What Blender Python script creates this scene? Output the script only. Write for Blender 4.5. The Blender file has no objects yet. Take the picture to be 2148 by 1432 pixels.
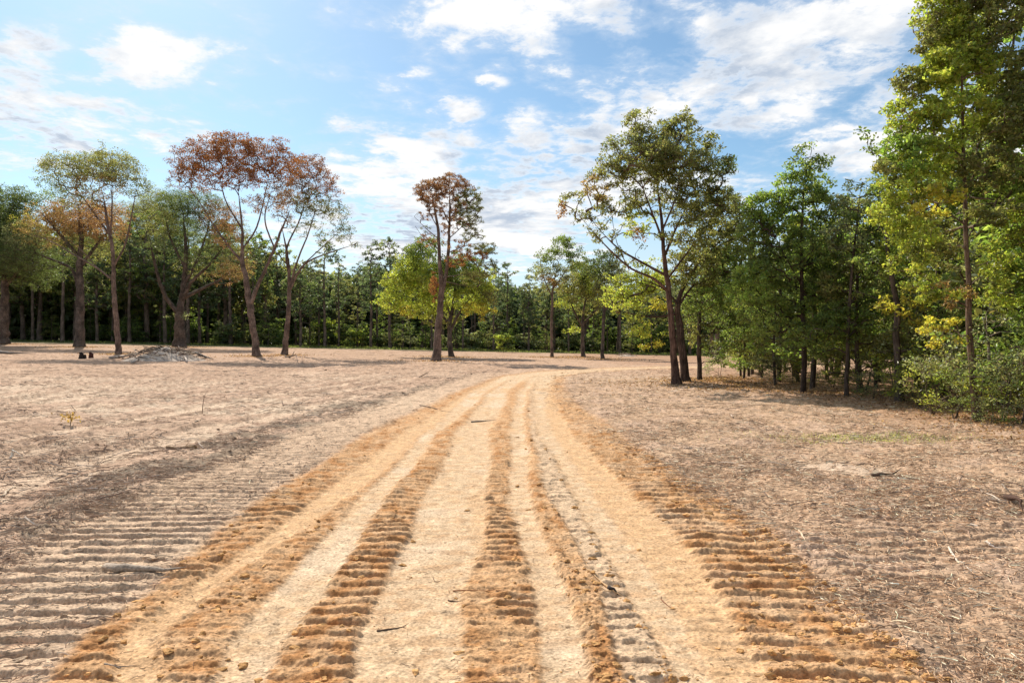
import bpy, math, random
import numpy as np
from mathutils import Vector
R = math.radians
SC = bpy.context.scene
# ------------------------------------------------------------------ camera
F = 1432.0; HX = 1074.0; HY = 716.0; CH = 1.6      # focal length and centre in photo pixels, eye height
cam_d = bpy.data.cameras.new('camera'); cam = bpy.data.objects.new('camera', cam_d)
SC.collection.objects.link(cam); SC.camera = cam
cam.location = (0, 0, CH); cam.rotation_euler = (R(90), 0, 0)
cam_d.sensor_width = 36; cam_d.lens = 24.0; cam_d.clip_start = 0.1; cam_d.clip_end = 12000
# ------------------------------------------------------------------ sun and sky
SUN_EL, SUN_AZ = 43.0, -31.0       # azimuth from +Y, negative = left of the view
sun_d = bpy.data.lights.new('sun', 'SUN'); sun_d.energy = 4.8; sun_d.angle = R(0.55); sun_d.color = (1.0, 0.93, 0.82)
sun = bpy.data.objects.new('sun', sun_d); SC.collection.objects.link(sun)
sd = Vector((math.sin(R(SUN_AZ))*math.cos(R(SUN_EL)), math.cos(R(SUN_AZ))*math.cos(R(SUN_EL)), math.sin(R(SUN_EL))))
sun.rotation_euler = sd.to_track_quat('Z', 'Y').to_euler()
SC.view_settings.view_transform = 'Standard'; SC.view_settings.look = 'None'
SC.view_settings.exposure = 0.45; SC.view_settings.gamma = 1.0

W = bpy.data.worlds.new('World'); SC.world = W; W.use_nodes = True
NT = W.node_tree; NT.nodes.clear()
def nd(tree, t, **kw):
    n = tree.nodes.new(t)
    for k, v in kw.items(): setattr(n, k, v)
    return n
def lk(tree, a, b): tree.links.new(a, b)
def mth(tree, op, a, b=None, c=None, clamp=False):
    n = tree.nodes.new('ShaderNodeMath'); n.operation = op; n.use_clamp = clamp
    for i, v in enumerate((a, b, c)):
        if v is None: continue
        if isinstance(v, (int, float)): n.inputs[i].default_value = v
        else: tree.links.new(v, n.inputs[i])
    return n.outputs[0]
def smooth(tree, v, a, b, lo=0.0, hi=1.0):
    n = tree.nodes.new('ShaderNodeMapRange'); n.interpolation_type = 'SMOOTHSTEP'
    tree.links.new(v, n.inputs[0])
    n.inputs[1].default_value = a; n.inputs[2].default_value = b; n.inputs[3].default_value = lo; n.inputs[4].default_value = hi
    return n.outputs[0]
def mixc(tree, f, a, b, mode='MIX'):
    n = tree.nodes.new('ShaderNodeMix'); n.data_type = 'RGBA'; n.blend_type = mode
    for i, v in ((0, f), (6, a), (7, b)):
        if isinstance(v, (int, float)): n.inputs[i].default_value = v
        elif isinstance(v, tuple): n.inputs[i].default_value = (*v, 1) if len(v) == 3 else v
        else: tree.links.new(v, n.inputs[i])
    return n.outputs[2]
def noise(tree, vec, scale, detail=4, rough=0.5, dist=0.0):
    n = tree.nodes.new('ShaderNodeTexNoise'); n.inputs['Scale'].default_value = scale
    n.inputs['Detail'].default_value = detail; n.inputs['Roughness'].default_value = rough; n.inputs['Distortion'].default_value = dist
    if vec is not None: tree.links.new(vec, n.inputs['Vector'])
    return n.outputs[0]
def build_world():
    t = NT
    sky = nd(t, 'ShaderNodeTexSky', sky_type='NISHITA', sun_disc=False)
    sky.sun_elevation = R(SUN_EL); sky.sun_rotation = R(SUN_AZ); sky.altitude = 100; sky.air_density = 1.0; sky.dust_density = 0.6; sky.ozone_density = 1.6
    tc = nd(t, 'ShaderNodeTexCoord')
    sep = nd(t, 'ShaderNodeSeparateXYZ'); lk(t, tc.outputs['Generated'], sep.inputs[0])
    zc = mth(t, 'MAXIMUM', sep.outputs[2], 0.0)
    den = mth(t, 'ADD', zc, 0.10)
    px = mth(t, 'DIVIDE', sep.outputs[0], den); py = mth(t, 'DIVIDE', sep.outputs[1], den)
    cv = nd(t, 'ShaderNodeCombineXYZ'); lk(t, px, cv.inputs[0]); lk(t, py, cv.inputs[1])
    n1 = noise(t, cv.outputs[0], 1.9, 10, 0.60, 0.3)
    mp = nd(t, 'ShaderNodeVectorMath', operation='ADD'); lk(t, cv.outputs[0], mp.inputs[0]); mp.inputs[1].default_value = (0.05, -0.16, 0.33)
    n2 = noise(t, mp.outputs[0], 1.9, 10, 0.60, 0.3)
    fine = noise(t, cv.outputs[0], 8.0, 8, 0.65, 0.2)
    # cloud banks: soft ellipses around compass directions (u = x/y, v = z/y of the direction)
    ys = mth(t, 'MAXIMUM', sep.outputs[1], 0.05)
    u = mth(t, 'DIVIDE', sep.outputs[0], ys); v = mth(t, 'DIVIDE', sep.outputs[2], ys)
    wob = mth(t, 'MULTIPLY', mth(t, 'SUBTRACT', fine, 0.5), 0.05)
    u = mth(t, 'ADD', u, wob); v = mth(t, 'ADD', v, mth(t, 'MULTIPLY', mth(t, 'SUBTRACT', n2, 0.5), 0.06))
    banks = [(45,100,100,55,1,0),(295,125,105,62,1.05,0),(90,225,210,80,1,.25),(300,275,190,42,.85,.2),(60,340,180,50,.5,0),
             (745,268,75,28,1,0),(885,310,140,60,1,.1),(975,231,62,24,1.05,0),(1010,400,280,90,1.15,0),(700,360,140,45,.75,0),(950,480,320,70,.95,0),
             (1000,45,190,55,1.0,-.1),(1250,20,210,48,.95,0),(1090,75,110,35,.9,.3),(1620,50,260,52,.85,0),(1520,165,300,75,.95,-.15),(1290,215,120,45,.8,.5),
             (1255,290,110,75,1,-.3),(1880,140,160,140,.95,0),(1830,310,140,70,.85,0),(1640,240,180,40,.8,-.2),(1100,255,60,34,.75,0),(1035,178,26,18,.9,0),
             (1130,290,60,25,.7,0),(880,158,30,12,.8,0),(560,300,60,18,.6,0),(1330,400,260,60,.9,0),(2100,100,200,300,.9,0),(600,215,60,20,.45,0),(-250,180,260,160,.9,0)]
    tot = None
    for (cx, cy, rx, ry, amp, rot) in banks:
        du = mth(t, 'SUBTRACT', u, (cx-HX)/F); dv = mth(t, 'SUBTRACT', v, (HY-cy)/F)
        if rot: dv = mth(t, 'ADD', dv, mth(t, 'MULTIPLY', du, rot))
        a = mth(t, 'MULTIPLY', du, F/rx); b = mth(t, 'MULTIPLY', dv, F/ry)
        e = mth(t, 'ADD', mth(t, 'MULTIPLY', a, a), mth(t, 'MULTIPLY', b, b))
        g = mth(t, 'MULTIPLY', mth(t, 'SUBTRACT', 1.0, mth(t, 'MULTIPLY', e, 0.5), None, True), amp)
        tot = g if tot is None else mth(t, 'MAXIMUM', tot, g)
    back = smooth(t, sep.outputs[1], 0.35, 0.1, 0.0, 0.45)      # scattered cloud behind and overhead
    high = smooth(t, v, 0.5, 0.8, 0.0, 0.5)
    tot = mth(t, 'MAXIMUM', mth(t, 'MAXIMUM', tot, back), high)
    low = smooth(t, v, 0.24, 0.08, 0.0, 0.30)
    d = mth(t, 'ADD', mth(t, 'MULTIPLY', n1, 3.0), mth(t, 'MULTIPLY', fine, 2.2))
    d = mth(t, 'ADD', mth(t, 'SUBTRACT', d, 2.96), mth(t, 'MULTIPLY', tot, 0.86))
    d = mth(t, 'ADD', d, low)
    cov = smooth(t, d, -0.02, 0.52)
    veil = smooth(t, d, -0.45, 0.20, 0.0, 0.34)
    lowv = smooth(t, v, 0.30, 0.04, 0.0, 0.62)
    thick = smooth(t, d, 0.12, 0.55)
    sh = mth(t, 'MULTIPLY', smooth(t, mth(t, 'SUBTRACT', n2, n1), -0.10, 0.14), thick)
    K = CLOUD_K
    ccol = mixc(t, mth(t, 'MULTIPLY', sh, 1.0), (1.0*K, 1.0*K, 1.0*K), (0.50*K, 0.585*K, 0.71*K))
    skc = mixc(t, 1.0, sky.outputs[0], (SKY_GAIN*0.86, SKY_GAIN*1.02, SKY_GAIN*1.02), 'MULTIPLY')
    a = mth(t, 'MAXIMUM', veil, lowv)
    col = mixc(t, a, skc, (0.74*K, 0.83*K, 0.95*K))
    col = mixc(t, cov, col, ccol)
    bg = nd(t, 'ShaderNodeBackground'); bg.inputs[1].default_value = 0.108
    lk(t, col, bg.inputs[0])
    out = nd(t, 'ShaderNodeOutputWorld'); lk(t, bg.outputs[0], out.inputs[0])
CLOUD_K, SKY_GAIN = 7.0, 0.88
build_world()

# ------------------------------------------------------------------ helpers
rng = np.random.default_rng(7)
col_main = SC.collection
def tag(o, label=None, cat=None, group=None, kind=None):
    if label: o['label'] = label
    if cat: o['category'] = cat
    if group: o['group'] = group
    if kind: o['kind'] = kind
    return o
def empty(name, loc):
    o = bpy.data.objects.new(name, None); col_main.objects.link(o); o.location = loc; o.empty_display_size = 0.3
    return o
def mesh_from(name, V, faces_by_size, mat, parent=None, col=None, smooth_=False, loc=None):
    """V (n,3); faces_by_size: list of (m,k) int arrays; col: (n,3) linear vertex colours"""
    me = bpy.data.meshes.new(name)
    V = np.asarray(V, np.float32)
    me.vertices.add(len(V)); me.vertices.foreach_set('co', V.ravel())
    loops = np.concatenate([f.ravel() for f in faces_by_size]).astype(np.int32)
    sizes = np.concatenate([np.full(len(f), f.shape[1], np.int32) for f in faces_by_size])
    starts = np.concatenate([[0], np.cumsum(sizes)[:-1]]).astype(np.int32)
    me.loops.add(len(loops)); me.loops.foreach_set('vertex_index', loops)
    me.polygons.add(len(sizes)); me.polygons.foreach_set('loop_start', starts)
    me.polygons.foreach_set('use_smooth', np.full(len(sizes), bool(smooth_)))
    me.update(calc_edges=True)
    if col is not None:
        a = me.color_attributes.new('tint', 'FLOAT_COLOR', 'POINT')
        c = np.ones((len(V), 4), np.float32); c[:, :3] = np.clip(col, 0, 1); a.data.foreach_set('color', c.ravel())
    me.materials.append(mat)
    o = bpy.data.objects.new(name, me); col_main.objects.link(o)
    if parent is not None: o.parent = parent
    if loc is not None: o.location = loc
    return o
_pr = np.random.default_rng(99); _perm = _pr.permutation(512).astype(np.int64) % 512; _perm = np.concatenate([_perm, _perm, _perm])
_ang = _pr.uniform(0, 2*np.pi, 512); _gx = np.cos(_ang).astype(np.float32); _gy = np.sin(_ang).astype(np.float32)
def pn(x, y, s=0):
    x = x + s*17.31; y = y - s*9.77
    xi = np.floor(x).astype(np.int64); yi = np.floor(y).astype(np.int64)
    xf = (x-xi).astype(np.float32); yf = (y-yi).astype(np.float32)
    xi &= 511; yi &= 511; x1 = (xi+1) & 511; y1 = (yi+1) & 511
    u = xf*xf*xf*(xf*(xf*6-15)+10); v = yf*yf*yf*(yf*(yf*6-15)+10)
    def g(a, b, fx, fy):
        h = _perm[_perm[a]+b]; return _gx[h]*fx+_gy[h]*fy
    n00 = g(xi, yi, xf, yf); n10 = g(x1, yi, xf-1, yf); n01 = g(xi, y1, xf, yf-1); n11 = g(x1, y1, xf-1, yf-1)
    a = n00+(n10-n00)*u; b = n01+(n11-n01)*u
    return (a+(b-a)*v)*1.5
def fbm(x, y, s=0, o=3, g=0.5):
    r = 0; a = 1; f = 1
    for i in range(o):
        r = r+a*pn(x*f, y*f, s+i*3); a *= g; f *= 2.03
    return r
def ss(a, b, x):
    t = np.clip((x-a)/(b-a), 0, 1); return t*t*(3-2*t)
# ------------------------------------------------------------------ terrain
def zt(X, Y):
    return -0.021*np.asarray(X, float)*ss(15, 90, np.asarray(Y, float))*np.clip(1-(np.abs(X)-120)/400, 0, 1)
def at(px, py):
    """point of the terrain seen at photo pixel (px, py)"""
    a = (px-HX)/F; b = (py-HY)/F; lo, hi = 1.5, 400.0
    Y = CH/max(b, 0.004) if b > 0.004 else 120
    for i in range(60):
        z = float(zt(a*Y, Y)); g = CH-b*Y-z
        Y += (g)/max(b+0.004, 0.006)*0.5
        Y = min(max(Y, 1.5), 135)
    return a*Y, Y, float(zt(a*Y, Y))
def mat_new(name):
    m = bpy.data.materials.new(name); m.use_nodes = True; t = m.node_tree; t.nodes.clear()
    out = nd(t, 'ShaderNodeOutputMaterial'); return m, t, out
def prin(t, rough=0.9, spec=0.2):
    p = nd(t, 'ShaderNodeBsdfPrincipled'); p.inputs['Roughness'].default_value = rough
    p.inputs['Specular IOR Level'].default_value = spec; return p
def attr(t, name='tint'):
    return nd(t, 'ShaderNodeAttribute', attribute_name=name).outputs['Color']
def mat_ground():
    m, t, out = mat_new('sandy_soil'); p = prin(t, 0.95, 0.1)
    geo = nd(t, 'ShaderNodeNewGeometry'); P = geo.outputs['Position']
    n1 = noise(t, P, 55, 5, 0.65); n2 = noise(t, P, 9, 5, 0.6); n3 = noise(t, P, 170, 2, 0.5)
    c = attr(t)
    g = smooth(t, n1, 0.3, 0.72, 0.62, 1.28)
    c = mixc(t, 1.0, c, (1, 1, 1), 'MULTIPLY')
    vm = nd(t, 'ShaderNodeVectorMath', operation='SCALE'); lk(t, c, vm.inputs[0])
    lk(t, mth(t, 'MULTIPLY', g, smooth(t, n2, 0.3, 0.7, 0.86, 1.12)), vm.inputs['Scale'])
    lk(t, vm.outputs[0], p.inputs['Base Color'])
    b = nd(t, 'ShaderNodeBump'); b.inputs['Strength'].default_value = 0.55; b.inputs['Distance'].default_value = 0.012
    lk(t, mth(t, 'ADD', mth(t, 'MULTIPLY', n1, 1.4), mth(t, 'MULTIPLY', n3, 0.5)), b.inputs['Height']); lk(t, b.outputs[0], p.inputs['Normal'])
    lk(t, p.outputs[0], out.inputs[0]); return m
def mat_tint(name, rough=0.85, ns=30, amp=0.25, bump=0.3, spec=0.2):
    m, t, out = mat_new(name); p = prin(t, rough, spec)
    geo = nd(t, 'ShaderNodeNewGeometry'); n = noise(t, geo.outputs['Position'], ns, 4, 0.6)
    vm = nd(t, 'ShaderNodeVectorMath', operation='SCALE'); lk(t, attr(t), vm.inputs[0]); lk(t, smooth(t, n, 0.25, 0.75, 1-amp, 1+amp), vm.inputs['Scale'])
    lk(t, vm.outputs[0], p.inputs['Base Color'])
    b = nd(t, 'ShaderNodeBump'); b.inputs['Strength'].default_value = bump; b.inputs['Distance'].default_value = 0.02
    lk(t, n, b.inputs['Height']); lk(t, b.outputs[0], p.inputs['Normal'])
    lk(t, p.outputs[0], out.inputs[0]); return m
def mat_leaf(name, transl=0.45, rough=0.5, spec=0.35):
    m, t, out = mat_new(name); p = prin(t, rough, spec)
    c = attr(t); lk(t, c, p.inputs['Base Color'])
    tr = nd(t, 'ShaderNodeBsdfTranslucent')
    c2 = mixc(t, 1.0, c, (1.6, 1.5, 0.85), 'MULTIPLY'); lk(t, c2, tr.inputs[0])
    mx = nd(t, 'ShaderNodeMixShader'); mx.inputs[0].default_value = transl
    lk(t, p.outputs[0], mx.inputs[1]); lk(t, tr.outputs[0], mx.inputs[2]); lk(t, mx.outputs[0], out.inputs[0]); return m
def mat_bark():
    m, t, out = mat_new('bark'); p = prin(t, 0.92, 0.15)
    tc = nd(t, 'ShaderNodeTexCoord')
    mp = nd(t, 'ShaderNodeMapping'); mp.inputs['Scale'].default_value = (1, 1, 0.22); lk(t, tc.outputs['Object'], mp.inputs[0])
    n = noise(t, mp.outputs[0], 22, 5, 0.65, 0.4); n2 = noise(t, tc.outputs['Object'], 1.6, 4, 0.6)
    vm = nd(t, 'ShaderNodeVectorMath', operation='SCALE'); lk(t, attr(t), vm.inputs[0])
    lk(t, mth(t, 'MULTIPLY', smooth(t, n, 0.3, 0.7, 0.45, 1.35), smooth(t, n2, 0.3, 0.7, 0.55, 1.45)), vm.inputs['Scale'])
    lk(t, vm.outputs[0], p.inputs['Base Color'])
    b = nd(t, 'ShaderNodeBump'); b.inputs['Strength'].default_value = 0.8; b.inputs['Distance'].default_value = 0.05
    lk(t, n, b.inputs['Height']); lk(t, b.outputs[0], p.inputs['Normal'])
    lk(t, p.outputs[0], out.inputs[0]); return m
M_GROUND = mat_ground(); M_BARK = mat_bark()
M_LEAF = mat_leaf('leaves', .6, .42, .5); M_DRY = mat_leaf('dry_leaves', 0.35, 0.7, 0.15)
M_STRAW = mat_tint('straw', 0.75, 40, 0.2, 0.0, 0.25); M_CLOD = mat_tint('clods', 0.95, 60, 0.25, 0.6, 0.05); M_WOOD = mat_tint('wood', 0.85, 45, 0.35, 0.6)
M_CHAR = mat_tint('charred_wood', 0.8, 30, 0.4, 0.7)

# tyre and crawler tracks of the dirt road: band edges in photo pixels at several rows, turned into metres
ROWS = np.array([1432, 1335, 1230, 1100, 1000, 900, 850, 820, 800], float)
TB = np.array([
 [100,170,330,480,620,790,900,960,1020],      # 0 orange begins
 [240,250,400,590,715,855,935,985,1030],      # 1 orange rut left
 [340,330,450,650,783,900,953,993,1036],      # 2 orange rut right
 [440,490,580,705,795,903,955,994,1037],      # 3 pale rut left
 [550,600,690,770,842,930,990,1022,1058],     # 4 pale rut right
 [735,746,796,868,907,962,1003,1030,1064],    # 5 wide pale band left
 [975,965,968,1023,1023,1030,1056,1066,1092], # 6 wide pale band right
 [1135,1128,1113,1077,1064,1069,1077,1090,1108], # 7 pale rut left
 [1250,1220,1184,1132,1109,1102,1099,1108,1121], # 8 pale rut right
 [1315,1275,1256,1184,1132,1112,1108,1113,1123], # 9 clod berm right
 [1425,1370,1308,1233,1184,1125,1117,1118,1125], # 10 pale rut left
 [1510,1451,1386,1295,1223,1160,1141,1148,1152], # 11 pale rut right
 [1630,1560,1500,1400,1290,1195,1165,1157,1158], # 12 smooth orange right
 [2000,1850,1740,1600,1440,1290,1210,1185,1180], # 13 rough orange right
 [-420,-150,-40,150,380,640,800,880,960],     # 14 grey crawler print left
 [-700,-420,-260,0,200,520,720,830,930]])     # 15 litter berm left
ROW_Y = F*CH/(ROWS-HY)
TBX = (TB-HX)/F*ROW_Y                       # metres
_iv = 1/ROW_Y                                # descending with row
def edges(Y):
    q = 1/np.clip(Y, 1.2, 27.28)
    o = np.argsort(_iv)
    qq = _iv[o]
    out = []
    for k in range(len(TBX)):
        e = np.interp(q, qq, TBX[k][o])
        # rows nearer than the frame: keep going the same way
        near = Y < ROW_Y[0]
        sl = (TBX[k][0]-TBX[k][1])/(ROW_Y[0]-ROW_Y[1])
        e = np.where(near, TBX[k][0]+sl*(Y-ROW_Y[0]), e)
        out.append(e)
    return out
_cp = np.array([(0.75, 24), (0.62, 27.3), (0.95, 31), (2.6, 35.5), (4.8, 38.6), (7.6, 41.6), (10.8, 44), (16, 47), (24, 50), (45, 54)], float)
_t = np.linspace(0, len(_cp)-1, 500)
CPX = np.interp(_t, np.arange(len(_cp)), _cp[:, 0]); CPY = np.interp(_t, np.arange(len(_cp)), _cp[:, 1])
for _ in range(60):
    CPX[1:-1] = (CPX[:-2]+2*CPX[1:-1]+CPX[2:])/4; CPY[1:-1] = (CPY[:-2]+2*CPY[1:-1]+CPY[2:])/4
def road_x(X, Y):
    """X shifted so that the bands of the table also hold where the road bends right"""
    out = X.copy()
    m = (Y > 25) & (Y < 62) & (X > -8) & (X < 50)
    if m.any():
        xs, ys = X[m], Y[m]; bu = np.empty_like(xs)
        dx = np.gradient(CPX); dy = np.gradient(CPY); L = np.hypot(dx, dy); dx /= L; dy /= L
        for i in range(0, len(xs), 20000):
            a, b = xs[i:i+20000, None], ys[i:i+20000, None]
            d2 = (a-CPX)**2+(b-CPY)**2; j = d2.argmin(1)
            a = a[:, 0]; b = b[:, 0]
            bu[i:i+20000] = (a-CPX[j])*dy[j]-(b-CPY[j])*dx[j]
        w = ss(25, 28.5, ys)
        out[m] = xs*(1-w)+(bu+0.62)*w
    far = (Y >= 62) | ((Y > 28.5) & ~m)
    out[far] = -60.0
    return out
def soft(x, a, b, w=0.05):
    return ss(-w, w, x-a)*ss(-w, w, b-x)
def ridge(q, P, sharp=1.6):
    s = np.abs(np.sin(np.pi*q/P)); return s**sharp
def saw(q, P, steep=.2):
    t = (q/P) % 1.0
    return ss(0, steep, t)*(1-.75*np.clip((t-steep)/(1-steep), 0, 1)**1.3)*ss(1.0, .93, t)
def detail(X, Y, want_col=True):
    X = np.asarray(X, np.float64); Y = np.asarray(Y, np.float64)
    fade = 1-ss(30, 90, Y)
    wob = 0.025*fbm(X*2.2, Y*2.2, 1, 3)+0.05*pn(X*.35, Y*.35, 2)+.035*fbm(X*7, Y*16, 3, 3, .7)
    Xr = road_x(X, Y)+wob*np.clip(Y/8, 0.5, 1.5)
    e = edges(Y)
    wj = 0.018+0.004*Y
    big = fbm(X*.22, Y*.22, 11, 3); mid = fbm(X*1.6, Y*1.6, 12, 3); sm = fbm(X*8, Y*8, 13, 3, .6); tiny = fbm(X*24, Y*24, 14, 2, .6)
    road = soft(Xr, e[0], e[13], wj*2.0)
    K = soft(Xr, e[1], e[2], wj); r1 = soft(Xr, e[3], e[4], wj); Bw = soft(Xr, e[5], e[6], wj)
    D = soft(Xr, e[7], e[8], wj); E = soft(Xr, e[8], e[9], wj*.8); Fc = soft(Xr, e[9], e[10], wj); G = soft(Xr, e[10], e[11], wj); Hs = soft(Xr, e[11], e[12], wj)
    A = soft(Xr, e[4], e[5], wj); Cc = soft(Xr, e[6], e[7], wj); I = soft(Xr, e[12], e[13], wj*1.6); J = soft(Xr, e[0], e[1], wj*1.6); J2 = soft(Xr, e[2], e[3], wj)
    GL = soft(Xr, e[14], e[0], wj*2.5); BL = soft(Xr, e[15], e[14], wj*2.5)
    pale = np.clip(r1+Bw+D+G, 0, 1); smoothb = np.clip(pale+K*.9+Hs*.9, 0, 1)
    # where the far road closes up into one pale ribbon
    ribbon = ss(24, 30, Y)*soft(Xr, e[3], e[11]+.1, 0.25)
    smoothb = np.maximum(smoothb, ribbon*.8)
    q = Y+0.06*fbm(X*1.3, Y*1.3, 21, 2)+0.02*sm
    wear = ss(-.25, .2, fbm(X*1.6, Y*1.3, 22, 3)); wear2 = ss(-.3, .2, fbm(X*1.2, Y*1.1, 23, 3))
    rough = 1-smoothb
    h = 0.05*big*(1-road)+0.022*mid*(1-.75*smoothb)+rough*(0.009*fbm(X*6, Y*12, 13, 3, .6)+0.006*tiny)+smoothb*.0025*tiny
    h += 0.004*smoothb*sm*.5
    h += -0.014*smoothb
    # crumbly clods where nothing has been pressed flat
    cl = np.clip(fbm(X*13, Y*26, 31, 3, .7)-.10, 0, 1)
    cl2 = np.clip(fbm(X*4, Y*9, 33, 3, .6)-.18, 0, 1)
    h += (cl*0.009+cl2*.012)*np.clip(I*.55+J*.6+E*1.9+J2*.5+BL*1.4+A*.15+Cc*.35+.16*(1-road)*rough, 0, 1.6)
    # crawler cleat prints
    qw = Y+.035*fbm(X*1.3, Y*1.3, 21, 2)+.008*sm
    h += A*0.038*(saw(qw, .155, .22)-.4)*(.6+.4*wear)
    h += Cc*0.034*(saw(qw+.05, .14, .22)-.4)*(.3+.7*wear)
    h += Fc*0.028*(saw(q-.03*X, .17, .16)-.4)*(.35+.65*wear)
    h += E*0.018
    h += I*0.044*(saw(qw+.06*X, .175, .2)-.4)*(.5+.5*wear2)
    h += J*0.038*(saw(qw, .17, .2)-.4)*(.5+.5*wear)
    h += .012*J2*(saw(qw, .12)-.4)+.007*Hs*(saw(q, .15)-.4)*wear2
    qg = Y+.04*fbm(X*1.1, Y*1.1, 21, 2)+.006*sm-0.06*X
    h += GL*0.044*(saw(qg+.05*mid, .19, .15)-.4)*(.55+.45*wear2)
    h += BL*0.035+BL*0.03*mid
    # faint older prints and wheel lines on the open ground
    left = (1-road)*(1-GL)*(1-BL)
    px_ = X*.80+Y*.60; qx = Y*.86-X*.5
    lp = ss(.25, .5, np.sin(px_*1.15+1.2*big)+.5*mid)*ss(-.2, .3, fbm(X*.3, Y*.3, 41, 2))
    Lf = left*ss(0, -2, X)
    h += Lf*0.036*(saw(qx+.03*mid, .26)-.4)*lp
    lines = np.abs(np.sin(1.0*(X*.50-Y*.27)+.8*big+.4*mid))
    h += Lf*0.055*np.clip(1-lines*4.5, 0, 1)
    uu = (e[15]-Xr+.25*pn(X*.2, Y*.2, 47))/1.25; fu = uu % 1.0; iu = np.floor(uu)
    on = ss(-.15, .1, pn(iu*3.7+Y*.05, iu*1.3+.5, 48)+.15)*(uu > .25)*ss(60, 35, Y)*Lf
    tb = ss(.18, .26, fu)*ss(.74, .66, fu); ber = np.exp(-((fu-.82)/.06)**2)+np.exp(-((fu-.12)/.05)**2)
    h += on*(-.025*tb+.038*ber+tb*.026*(saw(qw, .20)-.4)*wear2)
    Rt = left*ss(0, 1, X)
    rp = ss(0, .3, fbm(X*.45, Y*.45, 43, 2))*ss(9, 5, Y)
    h += Rt*0.032*(saw(q+.05*X, .19)-.4)*rp
    h += Rt*.02*np.clip(mid, 0, 1)+(1-road)*ss(9, 20, Y)*(.05*np.clip(fbm(X*.7, Y*.9, 45, 4, .6), 0, 1)+.03*np.clip(fbm(X*2, Y*2.4, 46, 2), 0, 1))
    h *= fade*0.9+.1
    z = zt(X, Y)+h
    if not want_col: return z
    def c(*v): return np.array(v, np.float64)[None, :]
    P = lambda w: w[:, None]
    bigc = fbm(X*.12, Y*.12, 51, 3); sc1 = fbm(X*.9, Y*.9, 52, 3); sc2 = fbm(X*4.5, Y*4.5, 53, 3)
    tan = c(.55, .375, .26); pinkd = c(.41, .265, .18); palesand = c(.68, .53, .38); grey = c(.33, .245, .17)
    C = tan+(pinkd-tan)*P(ss(-.35, .5, sc1+.5*sc2))
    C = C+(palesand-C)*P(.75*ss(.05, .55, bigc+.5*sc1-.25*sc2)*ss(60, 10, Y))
    # litter-covered soil right of the road
    lit = Rt*ss(-.6, .2, sc1+.4*sc2)
    C = C+(c(.55, .365, .23)-C)*P(.75*lit)
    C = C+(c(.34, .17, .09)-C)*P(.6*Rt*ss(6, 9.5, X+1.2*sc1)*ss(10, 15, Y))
    # pale dusty streak on the right
    ps = np.exp(-(((X-4.2-.5*sc1)/1.1)**2+((Y-8.7+.9*(X-4.2))/.55)**2))
    C = C+(c(.72, .58, .44)-C)*P(np.clip(ps, 0, .8)*.55)
    C = C+(c(.33, .22, .145)-C)*P(.75*(1-road)*ss(.06, .45, fbm(X*.55-Y*.25, Y*.9, 55, 4, .6))*ss(-.4, .3, sc2)*ss(2, 0, X))
    C = C+(c(.66, .485, .34)-C)*P(on*tb*.7); C = C+(c(.36, .24, .16)-C)*P(np.clip(on*ber*.55, 0, 1))
    C = C+(grey-C)*P(np.clip(BL*.9, 0, 1)*ss(-.35, .25, sc1+.4*sc2+.25*ss(9, 4, Y)))
    C = C+(c(.60, .425, .285)-C)*P(GL*.8)
    # far clearing
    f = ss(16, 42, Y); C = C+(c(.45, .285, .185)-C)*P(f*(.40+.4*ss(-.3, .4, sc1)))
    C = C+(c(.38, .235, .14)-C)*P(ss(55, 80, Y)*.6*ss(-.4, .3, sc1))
    gl = ss(98, 104, Y-X*.12)
    C = C+(c(.12, .17, .045)-C)*P(gl*ss(-60, -10, -np.abs(X)+0)*0+gl*.6)
    # the road
    oran = c(.57, .335, .17); orand = c(.46, .225, .09); palec = c(.64, .45, .28); yel = c(.61, .37, .19); palew = c(.68, .51, .35)
    rc = oran+(orand-oran)*P(ss(-.2, .4, sc2+.5*sc1))
    rc = rc+(c(.66, .49, .33)-rc)*P(.75*Fc+.35*I*ss(0, .5, sc1))
    m2 = np.clip(Hs+K, 0, 1); rc = rc+(c(.64, .405, .22)-rc)*P(m2*.9)
    rc = rc+(palec-rc)*P(.30*(1-pale)*ss(.05, .5, fbm(X*3.2, Y*5, 62, 4, .65)))
    rc = rc+(palec-rc)*P(pale*(.62+.38*ss(-.35, .15, fbm(X*5, Y*9, 63, 3, .6)))); rc = rc+(palew-rc)*P(pale*.8*ss(-.1, .4, bigc+.6*sc1))
    rc = rc+(yel-rc)*P(.45*pale*ss(.2, .6, fbm(X*2.2, Y*.5, 61, 2)))
    rc = rc+(palec-rc)*P(ribbon*.8)
    rc = rc+(yel-rc)*P((Cc+J2*.6)*.5*ss(-.1, .4, sc1))
    orange_keep = np.clip(road, 0, 1)
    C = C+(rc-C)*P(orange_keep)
    # green grass patch near the wood
    gp = np.exp(-(((X-6.0)/1.0)**2+((Y-11.4)/.35)**2))
    C = C+(c(.26, .30, .10)-C)*P(np.clip(gp*1.0, 0, .6)*ss(-.3, .3, sc2))
    C = .93*C*(1+.16*P(sm))*(1+.10*P(tiny))
    return z, np.clip(C, .02, .9)
def hz(x, y):
    return float(detail(np.array([x]), np.array([y]), False)[0])

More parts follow.
